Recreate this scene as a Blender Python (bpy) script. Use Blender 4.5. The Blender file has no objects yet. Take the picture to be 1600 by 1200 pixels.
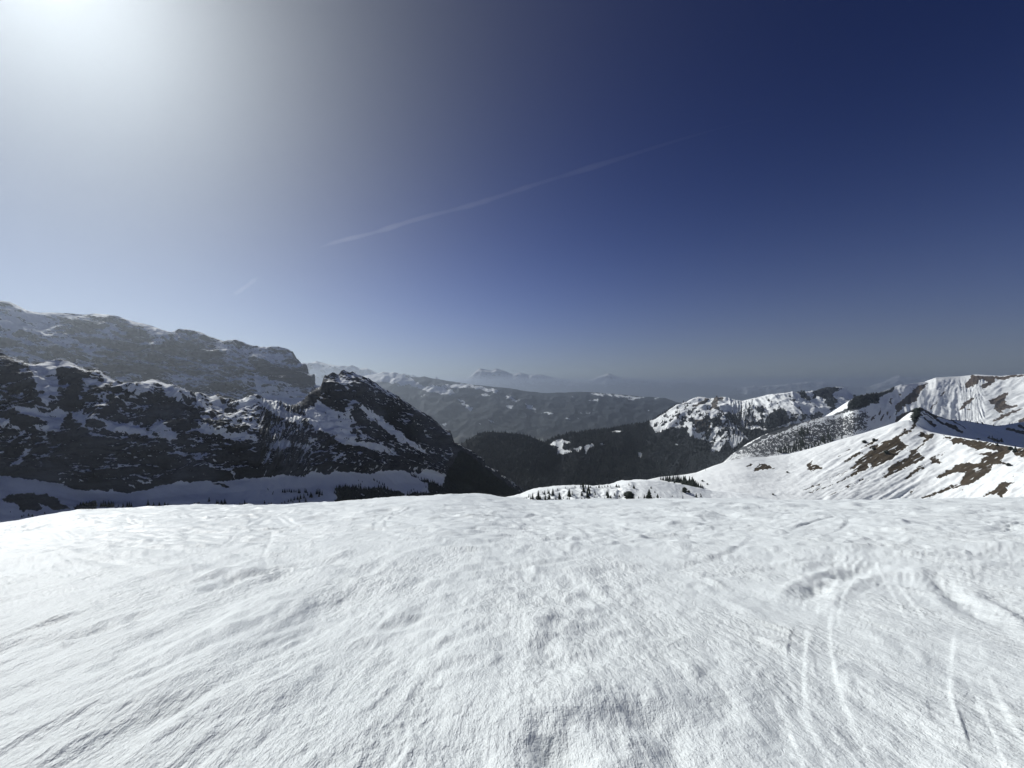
import bpy, math, random
import numpy as np
from mathutils import Vector

S = bpy.context.scene
COL = S.collection
random.seed(7)

# ------------------------------------------------------------------ camera
cd = bpy.data.cameras.new('camera')
cam = bpy.data.objects.new('camera', cd)
COL.objects.link(cam)
cd.sensor_width = 36.0
cd.lens = 13.5
cd.clip_start = 0.1
cd.clip_end = 300000.0
cam.location = (0, 0, 0)                       # eye height; the snow is 1.65 m below
cam.rotation_euler = (math.pi / 2, 0, 0)
S.camera = cam

# ------------------------------------------------------------------ sun, sky, exposure
SUN_AZ, SUN_EL = math.radians(-51.5), math.radians(36.5)
SUN = Vector((math.cos(SUN_EL) * math.sin(SUN_AZ), math.cos(SUN_EL) * math.cos(SUN_AZ), math.sin(SUN_EL)))
ld = bpy.data.lights.new('sun', 'SUN')
ld.energy = 4.3
ld.angle = math.radians(0.53)
ld.color = (1.0, 0.992, 0.955)
sun = bpy.data.objects.new('sun', ld)
sun.rotation_euler = (-SUN).to_track_quat('-Z', 'Y').to_euler()
sun.location = SUN * 500
COL.objects.link(sun)

SKY_GAMMA, SKY_TINT = 2.05, (0.008, 0.104, 0.185)
AU_A, AU_W, AU_B = 5.2, 15.0, 4.0
BAND_H, BAND_K, BAND_C = 0.135, 0.93, (8.0, 9.0, 7.5)
world = bpy.data.worlds.new('World')
S.world = world
world.use_nodes = True
wn, wl = world.node_tree.nodes, world.node_tree.links
bg = wn['Background']
tc = wn.new('ShaderNodeTexCoord')
sky = wn.new('ShaderNodeTexSky')
sky.sky_type = 'NISHITA'
sky.sun_disc = False
sky.sun_elevation = SUN_EL
sky.sun_rotation = SUN_AZ
sky.altitude = 2000.0
sky.air_density = 1.0
sky.dust_density = 0.2
sky.ozone_density = 3.0
# the photograph's deep, contrasty high-altitude sky: lift the lookup off the milky horizon, deepen it
sx = wn.new('ShaderNodeSeparateXYZ'); wl.new(tc.outputs['Generated'], sx.inputs[0])
m1 = wn.new('ShaderNodeMath'); m1.operation = 'MULTIPLY_ADD'
wl.new(sx.outputs[2], m1.inputs[0]); wl.new(sx.outputs[2], m1.inputs[1]); m1.inputs[2].default_value = 0.035
m2 = wn.new('ShaderNodeMath'); m2.operation = 'SQRT'; wl.new(m1.outputs[0], m2.inputs[0])
cb = wn.new('ShaderNodeCombineXYZ')
wl.new(sx.outputs[0], cb.inputs[0]); wl.new(sx.outputs[1], cb.inputs[1]); wl.new(m2.outputs[0], cb.inputs[2])
nv = wn.new('ShaderNodeVectorMath'); nv.operation = 'NORMALIZE'; wl.new(cb.outputs[0], nv.inputs[0])
wl.new(nv.outputs[0], sky.inputs[0])
gm = wn.new('ShaderNodeGamma'); gm.inputs[1].default_value = SKY_GAMMA
wl.new(sky.outputs[0], gm.inputs[0])
tint = wn.new('ShaderNodeMix'); tint.data_type = 'RGBA'; tint.blend_type = 'MULTIPLY'
tint.inputs[0].default_value = 1.0
wl.new(gm.outputs[0], tint.inputs[6]); tint.inputs[7].default_value = (*SKY_TINT, 1)


def wmath(op, a, b=None):
    x = wn.new('ShaderNodeMath'); x.operation = op
    for i, v in enumerate((a, b)):
        if v is None: continue
        if isinstance(v, (int, float)): x.inputs[i].default_value = v
        else: wl.new(v, x.inputs[i])
    return x.outputs[0]


# the pale aureole that dusty air makes round the sun
nd = wn.new('ShaderNodeVectorMath'); nd.operation = 'NORMALIZE'; wl.new(tc.outputs['Generated'], nd.inputs[0])
dt = wn.new('ShaderNodeVectorMath'); dt.operation = 'DOT_PRODUCT'
wl.new(nd.outputs[0], dt.inputs[0]); dt.inputs[1].default_value = SUN
th = wmath('ARCCOSINE', wmath('MINIMUM', dt.outputs['Value'], 0.99999))
au = wmath('ADD', wmath('MULTIPLY', wmath('EXPONENT', wmath('MULTIPLY', th, -1 / math.radians(AU_W))), AU_A),
           wmath('MULTIPLY', wmath('EXPONENT', wmath('MULTIPLY', th, -1 / math.radians(6.5))), AU_B))
ac = wn.new('ShaderNodeVectorMath'); ac.operation = 'SCALE'
ac.inputs[0].default_value = (0.93, 0.985, 1.0); wl.new(au, ac.inputs['Scale'])
sm = wn.new('ShaderNodeVectorMath'); sm.operation = 'ADD'
# the milky layer that lies over the valleys, thickest at the horizon
bz = wmath('MULTIPLY', wmath('EXPONENT', wmath('MULTIPLY', wmath('ABSOLUTE', sx.outputs[2]), -1 / BAND_H)), BAND_K)
mb = wn.new('ShaderNodeMix'); mb.data_type = 'RGBA'
bw = wn.new('ShaderNodeRGBToBW'); wl.new(tint.outputs[2], bw.inputs[0])
ds = wn.new('ShaderNodeMix'); ds.data_type = 'RGBA'
wl.new(wmath('MULTIPLY', wmath('EXPONENT', wmath('MULTIPLY', wmath('MULTIPLY', th, th), -1 / math.radians(44.0) ** 2)), 0.85), ds.inputs[0])
wl.new(tint.outputs[2], ds.inputs[6])
gy = wn.new('ShaderNodeVectorMath'); gy.operation = 'SCALE'; gy.inputs[0].default_value = (1.12, 1.2, 1.16); wl.new(bw.outputs[0], gy.inputs['Scale'])
wl.new(gy.outputs[0], ds.inputs[7])
wl.new(bz, mb.inputs[0]); wl.new(ds.outputs[2], mb.inputs[6]); 
bs = wn.new('ShaderNodeVectorMath'); bs.operation = 'SCALE'; bs.inputs[0].default_value = BAND_C
wl.new(wmath('ADD', wmath('MULTIPLY', wmath('EXPONENT', wmath('MULTIPLY', th, -1 / math.radians(30.0))), 2.8), 0.38), bs.inputs['Scale'])
wl.new(bs.outputs[0], mb.inputs[7])
wl.new(mb.outputs[2], sm.inputs[0]); wl.new(ac.outputs[0], sm.inputs[1])
wl.new(sm.outputs[0], bg.inputs[0])
bg.inputs[1].default_value = 0.06

S.view_settings.view_transform = 'Standard'
S.view_settings.look = 'None'
S.view_settings.exposure = 0.0
S.view_settings.gamma = 1.0
S.view_settings.use_curve_mapping = False
S.cycles.use_denoising = True
S.cycles.max_bounces = 6
S.cycles.diffuse_bounces = 3
S.cycles.glossy_bounces = 2
S.cycles.volume_bounces = 1
S.cycles.transparent_max_bounces = 12
S.cycles.use_adaptive_sampling = False
S.cycles.sample_clamp_indirect = 4.0

# ------------------------------------------------------------------ helpers: noise
_rng = np.random.RandomState(11)
_perm = _rng.permutation(512).astype(np.int32)
_perm = np.concatenate([_perm, _perm, _perm])
_g = _rng.normal(size=(512, 3)).astype(np.float32)
_g /= np.linalg.norm(_g, axis=1)[:, None]
_ang = _rng.rand(512).astype(np.float32) * 6.2831853
_g2 = np.stack([np.cos(_ang), np.sin(_ang)], 1)


def noise3(x, y, z):
    x = np.asarray(x, np.float32); y = np.asarray(y, np.float32); z = np.asarray(z, np.float32)
    xi = np.floor(x); yi = np.floor(y); zi = np.floor(z)
    fx = x - xi; fy = y - yi; fz = z - zi
    xi = xi.astype(np.int32) & 511; yi = yi.astype(np.int32) & 511; zi = zi.astype(np.int32) & 511
    u = fx * fx * fx * (fx * (fx * 6 - 15) + 10)
    v = fy * fy * fy * (fy * (fy * 6 - 15) + 10)
    w = fz * fz * fz * (fz * (fz * 6 - 15) + 10)
    out = 0
    for i in (0, 1):
        a = _perm[(xi + i) & 511]
        wx = u if i else 1 - u
        for j in (0, 1):
            b = _perm[(a + yi + j) & 511]
            wy = v if j else 1 - v
            for k in (0, 1):
                g = _g[_perm[(b + zi + k) & 511]]
                wz = w if k else 1 - w
                d = g[..., 0] * (fx - i) + g[..., 1] * (fy - j) + g[..., 2] * (fz - k)
                out = out + wx * wy * wz * d
    return out * 1.5


def noise2(x, y):
    x = np.asarray(x, np.float32); y = np.asarray(y, np.float32)
    xi = np.floor(x); yi = np.floor(y)
    fx = x - xi; fy = y - yi
    xi = xi.astype(np.int32) & 511; yi = yi.astype(np.int32) & 511
    u = fx * fx * fx * (fx * (fx * 6 - 15) + 10)
    v = fy * fy * fy * (fy * (fy * 6 - 15) + 10)
    out = 0
    for i in (0, 1):
        a = _perm[(xi + i) & 511]
        wx = u if i else 1 - u
        for j in (0, 1):
            g = _g2[_perm[(a + yi + j) & 511]]
            wy = v if j else 1 - v
            out = out + wx * wy * (g[..., 0] * (fx - i) + g[..., 1] * (fy - j))
    return out * 1.5


def fbm3(x, y, z, octs=4, gain=0.5, ridged=False):
    s = 0; a = 1.0
    for o in range(octs):
        n = noise3(x + 17.3 * o, y + 5.1 * o, z + 9.7 * o)
        if ridged:
            n = 1 - 2 * np.abs(n)
        s = s + a * n
        a *= gain
        x, y, z = x * 2.03, y * 2.03, z * 2.03
    return s


def smooth(a, b, x):
    t = np.clip((x - a) / (b - a), 0, 1)
    return t * t * (3 - 2 * t)


# ------------------------------------------------------------------ helpers: meshes
def grid_mesh(name, V, mats, attrs=None, uvw=None):
    """V (nt,nu,3) -> one mesh object, smooth shaded, with float point attributes"""
    nt, nu, _ = V.shape
    me = bpy.data.meshes.new(name)
    idx = np.arange(nt * nu, dtype=np.int32).reshape(nt, nu)
    q = np.stack([idx[:-1, :-1], idx[:-1, 1:], idx[1:, 1:], idx[1:, :-1]], -1).reshape(-1, 4)
    nf = len(q)
    me.vertices.add(nt * nu)
    me.vertices.foreach_set('co', V.astype(np.float32).reshape(-1))
    me.loops.add(nf * 4)
    me.loops.foreach_set('vertex_index', q.reshape(-1))
    me.polygons.add(nf)
    me.polygons.foreach_set('loop_start', np.arange(0, nf * 4, 4, dtype=np.int32))
    me.polygons.foreach_set('use_smooth', np.ones(nf, dtype=bool))
    me.update(calc_edges=True)
    for k, a in (attrs or {}).items():
        at = me.attributes.new(k, 'FLOAT', 'POINT')
        at.data.foreach_set('value', np.asarray(a, np.float32).reshape(-1))
    me.materials.append(mats)
    ob = bpy.data.objects.new(name, me)
    COL.objects.link(ob)
    return ob


def normals(V):
    du = np.gradient(V, axis=1); dt = np.gradient(V, axis=0)
    n = np.cross(du, dt)
    n /= np.linalg.norm(n, axis=2, keepdims=True) + 1e-9
    f = np.where(n[..., 2:3] < 0, -1.0, 1.0)
    return n * f


def pt(px, py, Y):
    """the point at distance Y seen along a direction of the photograph"""
    return ((px - 800.0) / 600.0 * Y, Y, (600.0 - py) / 600.0 * Y)


def prof(pts, px):
    a = np.array(pts, float)
    return np.interp(px, a[:, 0], a[:, 1])


def sprof(pts, px, w):
    """the same, rounded over w pixels"""
    a = prof(pts, px)
    k = max(1, int(w / (px[1] - px[0])))
    g = np.hanning(2 * k + 3)[1:-1]
    g /= g.sum()
    lo = a[0] + (a[0] - a[1]) * np.arange(k, 0, -1); hi = a[-1] + (a[-1] - a[-2]) * np.arange(1, k + 1)
    return np.convolve(np.concatenate([lo, a, hi]), g, 'valid')


def P3(px, py, Y):
    return np.stack([(px - 800.0) / 600.0 * Y, Y, (600.0 - py) / 600.0 * Y], -1)


def sheet(curves, rows):
    """curves: list of (nu,3) lines in depth order; rows: row count between them"""
    out = []
    for i, n in enumerate(rows):
        a, b = curves[i], curves[i + 1]
        last = i == len(rows) - 1
        t = np.linspace(0, 1, n + (1 if last else 0), endpoint=last)[:, None, None]
        out.append(a[None] * (1 - t) + b[None] * t)
    return np.concatenate(out, 0)


def seen(V):
    """where each point lies in the photograph's 1600 x 1200 pixels"""
    y = np.maximum(V[..., 1], 1.0)
    return 800 + 600 * V[..., 0] / y, 600 - 600 * V[..., 2] / y


def patch(px, py, poly, soft=4.0):
    """signed field of an outlined patch of ground: +1 inside, -1 outside, soft edge"""
    P = np.array(poly, float)
    out = np.full(px.shape, -1.0)
    m = soft + 1
    box = (px > P[:, 0].min() - m) & (px < P[:, 0].max() + m) & (py > P[:, 1].min() - m) & (py < P[:, 1].max() + m)
    if not box.any():
        return out
    x, y = px[box], py[box]
    d = np.full(x.shape, 1e9); ins = np.zeros(x.shape, bool)
    for i in range(len(P)):
        x0, y0 = P[i]; x1, y1 = P[(i + 1) % len(P)]
        ex, ey = x1 - x0, y1 - y0
        t = np.clip(((x - x0) * ex + (y - y0) * ey) / (ex * ex + ey * ey + 1e-9), 0, 1)
        d = np.minimum(d, np.hypot(x - x0 - t * ex, y - y0 - t * ey))
        c = (y0 > y) != (y1 > y)
        with np.errstate(divide='ignore', invalid='ignore'):
            ins ^= c & (x < ex * (y - y0) / (ey if ey else 1e-9) + x0)
    out[box] = np.clip(np.where(ins, d, -d) / soft, -1, 1)
    return out


def streak(px, py, line, width, soft=2.0):
    P = np.array(line, float)
    out = np.full(px.shape, -1.0)
    m = width + soft + 1
    box = (px > P[:, 0].min() - m) & (px < P[:, 0].max() + m) & (py > P[:, 1].min() - m) & (py < P[:, 1].max() + m)
    if not box.any():
        return out
    x, y = px[box], py[box]
    d = np.full(x.shape, 1e9)
    for i in range(len(P) - 1):
        x0, y0 = P[i]; x1, y1 = P[i + 1]
        ex, ey = x1 - x0, y1 - y0
        t = np.clip(((x - x0) * ex + (y - y0) * ey) / (ex * ex + ey * ey + 1e-9), 0, 1)
        d = np.minimum(d, np.hypot(x - x0 - t * ex, y - y0 - t * ey))
    out[box] = np.clip((width * .5 - d) / soft, -1, 1)
    return out


def z8(ox, oy, k, pts):
    return [(ox + x / k, oy + y / k) for x, y in pts]


def tag(o, label=None, cat=None, group=None, kind=None):
    if label: o['label'] = label
    if cat: o['category'] = cat
    if group: o['group'] = group
    if kind: o['kind'] = kind
    return o


# ------------------------------------------------------------------ helpers: materials
def new_mat(name):
    m = bpy.data.materials.new(name)
    m.use_nodes = True
    return m, m.node_tree.nodes, m.node_tree.links, m.node_tree.nodes['Principled BSDF']


def mth(n, l, op, a, b=None, c=None, clamp=False):
    x = n.new('ShaderNodeMath'); x.operation = op; x.use_clamp = clamp
    for i, v in enumerate((a, b, c)):
        if v is None: continue
        if isinstance(v, (int, float)): x.inputs[i].default_value = v
        else: l.new(v, x.inputs[i])
    return x.outputs[0]


def noise_node(n, l, vec, scale, detail=4, rough=0.55):
    x = n.new('ShaderNodeTexNoise')
    x.inputs['Scale'].default_value = scale
    x.inputs['Detail'].default_value = detail
    x.inputs['Roughness'].default_value = rough
    l.new(vec, x.inputs['Vector'])
    return x.outputs['Fac']


def mixc(n, l, fac, a, b):
    x = n.new('ShaderNodeMix'); x.data_type = 'RGBA'
    if isinstance(fac, (int, float)): x.inputs[0].default_value = fac
    else: l.new(fac, x.inputs[0])
    for s, v in ((6, a), (7, b)):
        if isinstance(v, tuple): x.inputs[s].default_value = (*v, 1)
        else: l.new(v, x.inputs[s])
    return x.outputs[2]


def mountain_mat(name, unit, rock=(0.15, 0.15, 0.16), rock2=(0.10, 0.10, 0.105), grass=(0.07, 0.055, 0.04),
                 wood=(0.03, 0.036, 0.034), snow=(0.85, 0.88, 0.885), rough_edge=0.45, stretch=(1, 1, 2.0), bump=0.5):
    """bare rock, grass, woods and snow, told apart by the mesh's own fields; unit = grain size in metres"""
    m, n, l, b = new_mat(name)
    geo = n.new('ShaderNodeNewGeometry')
    vm = n.new('ShaderNodeVectorMath'); vm.operation = 'MULTIPLY'
    vm.inputs[1].default_value = stretch
    l.new(geo.outputs['Position'], vm.inputs[0])
    vec = vm.outputs[0]
    fine = noise_node(n, l, vec, 1.0 / (unit * 2.2), 6, 0.65)
    mid = noise_node(n, l, vec, 1.0 / (unit * 9.0), 5, 0.6)
    big = noise_node(n, l, geo.outputs['Position'], 1.0 / (unit * 40), 4, 0.55)

    def attr(k):
        a = n.new('ShaderNodeAttribute'); a.attribute_name = k
        return a.outputs['Fac']

    def gate(k, amp, mid_amp, w):
        v = mth(n, l, 'MULTIPLY_ADD', mth(n, l, 'SUBTRACT', fine, 0.5), amp, attr(k))
        v = mth(n, l, 'MULTIPLY_ADD', mth(n, l, 'SUBTRACT', mid, 0.5), mid_amp, v)
        r = n.new('ShaderNodeMapRange'); r.interpolation_type = 'SMOOTHSTEP'
        l.new(v, r.inputs[0])
        r.inputs[1].default_value = 0.5 - w; r.inputs[2].default_value = 0.5 + w
        return r.outputs[0]
    bm = n.new('ShaderNodeMapRange'); l.new(big, bm.inputs[0]); bm.inputs[1].default_value = 0.36; bm.inputs[2].default_value = 0.64
    c = mixc(n, l, bm.outputs[0], rock2, rock)
    vs = n.new('ShaderNodeVectorMath'); vs.operation = 'MULTIPLY'; vs.inputs[1].default_value = (1, 1, 7)
    l.new(geo.outputs['Position'], vs.inputs[0])
    bed = noise_node(n, l, vs.outputs[0], 1.0 / (unit * 22), 5, 0.65)
    dark = mth(n, l, 'MULTIPLY', mth(n, l, 'MULTIPLY_ADD', mid, 0.9, 0.55), mth(n, l, 'MULTIPLY_ADD', bed, 2.2, -0.1))
    cc = n.new('ShaderNodeVectorMath'); cc.operation = 'SCALE'
    l.new(c, cc.inputs[0]); l.new(dark, cc.inputs['Scale'])
    gcol = mixc(n, l, fine, tuple(v * 0.55 for v in grass), tuple(v * 1.45 for v in grass))
    ge = n.new('ShaderNodeMapRange'); l.new(mid, ge.inputs[0]); ge.inputs[1].default_value = 0.35; ge.inputs[2].default_value = 0.65
    gcol = mixc(n, l, mth(n, l, 'MULTIPLY', ge.outputs[0], 0.6), gcol, (grass[0] * 1.5, grass[1] * 1.35, grass[2] * 0.95))
    c = mixc(n, l, gate('grass', 0.5, 0.5, 0.12), cc.outputs[0], gcol)
    wcol = mixc(n, l, mid, tuple(v * 0.75 for v in wood), tuple(v * 1.25 for v in wood))
    c = mixc(n, l, gate('wood', 0.6, 0.3, 0.1), c, wcol)
    sg = gate('snow', rough_edge, rough_edge * 0.8, 0.07)
    sw = mixc(n, l, big, tuple(v * 0.96 for v in snow), snow)
    c = mixc(n, l, sg, c, sw)
    l.new(c, b.inputs['Base Color'])
    b.inputs['Roughness'].default_value = 0.85
    b.inputs['Specular IOR Level'].default_value = 0.15
    if bump:
        bp = n.new('ShaderNodeBump'); bp.inputs['Strength'].default_value = bump
        bp.inputs['Distance'].default_value = unit * 1.2
        inv = mth(n, l, 'MULTIPLY', fine, mth(n, l, 'MULTIPLY_ADD', sg, -0.75, 1.0))
        l.new(inv, bp.inputs['Height'])
        l.new(bp.outputs[0], b.inputs['Normal'])
    return m

# ------------------------------------------------------------------ the snow slope underfoot
def snow_mat():
    m, n, l, b = new_mat('trodden_spring_snow')
    geo = n.new('ShaderNodeNewGeometry')
    pos = geo.outputs['Position']
    vm = n.new('ShaderNodeVectorMath'); vm.operation = 'MULTIPLY'; vm.inputs[1].default_value = (1, 0.4, 1)
    l.new(pos, vm.inputs[0])
    patch_n = noise_node(n, l, vm.outputs[0], 0.8, 4, 0.6)
    c = mixc(n, l, patch_n, (0.76, 0.81, 0.82), (0.83, 0.87, 0.873))
    gr = noise_node(n, l, pos, 48.0, 4, 0.7)          # coarse wet grains: some glassy and dark, some white
    gm_r = n.new('ShaderNodeMapRange'); l.new(gr, gm_r.inputs[0])
    gm_r.inputs[1].default_value = 0.3; gm_r.inputs[2].default_value = 0.72; gm_r.inputs[3].default_value = 0.87; gm_r.inputs[4].default_value = 1.08
    cv = n.new('ShaderNodeVectorMath'); cv.operation = 'SCALE'; l.new(c, cv.inputs[0]); l.new(gm_r.outputs[0], cv.inputs['Scale'])
    c = cv.outputs[0]
    l.new(c, b.inputs['Base Color'])
    b.inputs['Roughness'].default_value = 0.45
    b.inputs['Specular IOR Level'].default_value = 0.22
    def clump(scale, vec):                       # crumbs of refrozen snow
        v_ = n.new('ShaderNodeTexVoronoi'); v_.feature = 'F1'; v_.inputs['Scale'].default_value = scale
        v_.inputs['Randomness'].default_value = 1.0
        l.new(vec, v_.inputs['Vector']); return v_.outputs['Distance']
    wob = n.new('ShaderNodeTexNoise'); wob.inputs['Scale'].default_value = 5.0; l.new(pos, wob.inputs['Vector'])
    wv = n.new('ShaderNodeVectorMath'); wv.operation = 'MULTIPLY_ADD'; wv.inputs[1].default_value = (.25, .25, .25)
    l.new(wob.outputs['Color'], wv.inputs[0]); l.new(vm.outputs[0], wv.inputs[2])
    sp_ = n.new('ShaderNodeSeparateXYZ'); l.new(pos, sp_.inputs[0])
    cr = n.new('ShaderNodeMapRange'); l.new(sp_.outputs[1], cr.inputs[0])     # the crust is coarsest on the brow, smoother below it
    cr.inputs[1].default_value = 3.5; cr.inputs[2].default_value = 14.0; cr.inputs[3].default_value = 1.0; cr.inputs[4].default_value = 0.5
    k1 = mth(n, l, 'ADD', mth(n, l, 'MULTIPLY', clump(7.0, wv.outputs[0]), -0.6), mth(n, l, 'MULTIPLY', clump(17.0, pos), -0.28))
    b0 = n.new('ShaderNodeBump'); l.new(mth(n, l, 'MULTIPLY', cr.outputs[0], 0.6), b0.inputs['Strength']); b0.inputs['Distance'].default_value = 0.04
    pr = n.new('ShaderNodeMapRange'); l.new(patch_n, pr.inputs[0]); pr.inputs[1].default_value = .4; pr.inputs[2].default_value = .62
    l.new(mth(n, l, 'MULTIPLY', k1, pr.outputs[0]), b0.inputs['Height'])
    g1 = noise_node(n, l, vm.outputs[0], 14.0, 5, 0.62)
    g2 = noise_node(n, l, pos, 75.0, 3, 0.6)
    g3 = noise_node(n, l, pos, 260.0, 1, 0.5)
    b1 = n.new('ShaderNodeBump'); l.new(mth(n, l, 'MULTIPLY', cr.outputs[0], mth(n, l, 'MULTIPLY_ADD', pr.outputs[0], .7, .5)), b1.inputs['Strength']); b1.inputs['Distance'].default_value = 0.045
    l.new(g1, b1.inputs['Height']); l.new(b0.outputs[0], b1.inputs['Normal'])
    b2 = n.new('ShaderNodeBump'); l.new(mth(n, l, 'MULTIPLY', cr.outputs[0], 0.75), b2.inputs['Strength']); b2.inputs['Distance'].default_value = 0.013
    l.new(g2, b2.inputs['Height']); l.new(b1.outputs[0], b2.inputs['Normal'])
    b3 = n.new('ShaderNodeBump'); b3.inputs['Strength'].default_value = 0.5; b3.inputs['Distance'].default_value = 0.002
    l.new(g3, b3.inputs['Height']); l.new(b2.outputs[0], b3.inputs['Normal'])
    l.new(b3.outputs[0], b.inputs['Normal'])
    return m


CREST_LINE = [(-700, 930), (-300, 872), (-100, 836), (0, 819), (25, 815), (62, 808), (95, 801), (120, 797.5), (175, 794.5), (225, 792),
              (300, 790), (400, 790), (440, 789), (482, 787.5), (520, 785), (575, 780.5), (625, 777), (687, 774),
              (720, 772.5), (745, 773), (765, 775), (800, 779.5), (840, 782), (890, 783), (940, 782), (1020, 780.5),
              (1150, 781), (1300, 781.5), (1450, 781), (1600, 780), (1700, 780), (2300, 786)]
_cx = np.arange(-760.0, 2362.0, 2.0)                     # the crest line without kinks
_cy = np.interp(_cx, *np.array(CREST_LINE, float).T)
_cg = np.hanning(41); _cg /= _cg.sum()
_cy = np.convolve(np.pad(_cy, 20, 'edge'), _cg, 'valid')
CURV, Y0C, Y1C = 0.0020, 25.0, 70.0
_ys = np.linspace(2, 70, 600)
M_TAN = float(np.max(-1.65 / _ys - CURV * np.maximum(0, _ys - Y0C) ** 2 / _ys))


def slope_base(px, Y):
    vc = (600.0 - np.interp(px, _cx, _cy)) / 600.0
    vc = -0.305 + (vc + 0.305) * (0.35 + 0.65 * smooth(3.0, 22.0, np.asarray(Y, float)))
    s = -vc + M_TAN
    d = np.minimum(np.maximum(0, Y - Y0C), Y1C - Y0C)
    return -1.65 - s * Y - CURV * d * d - np.maximum(0, Y - Y1C) * 2 * CURV * (Y1C - Y0C)


def ground_pt(px, py):
    """where a direction of the photograph meets the smooth slope"""
    lo, hi = 1.0, 42.0
    for _ in range(40):
        mid = (lo + hi) / 2
        if (600 - py) / 600.0 * mid > slope_base(px, mid): lo = mid
        else: hi = mid
    return ((px - 800) / 600.0 * lo, lo)


def line_dist(x, y, pts):
    P = np.array(pts, float)
    d = np.full(x.shape, 1e9); side = np.zeros(x.shape); along = np.zeros(x.shape)
    acc = 0
    for i in range(len(P) - 1):
        x0, y0 = P[i]; x1, y1 = P[i + 1]
        ex, ey = x1 - x0, y1 - y0
        L = math.hypot(ex, ey) + 1e-9
        t = np.clip(((x - x0) * ex + (y - y0) * ey) / (L * L), 0, 1)
        dx, dy = x - x0 - t * ex, y - y0 - t * ey
        dd = np.hypot(dx, dy)
        s = (ex * dy - ey * dx) / L
        b = dd < d
        d = np.where(b, dd, d); side = np.where(b, np.sign(s), side); along = np.where(b, acc + t * L, along)
        acc += L
    return d, side, along, acc


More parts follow.
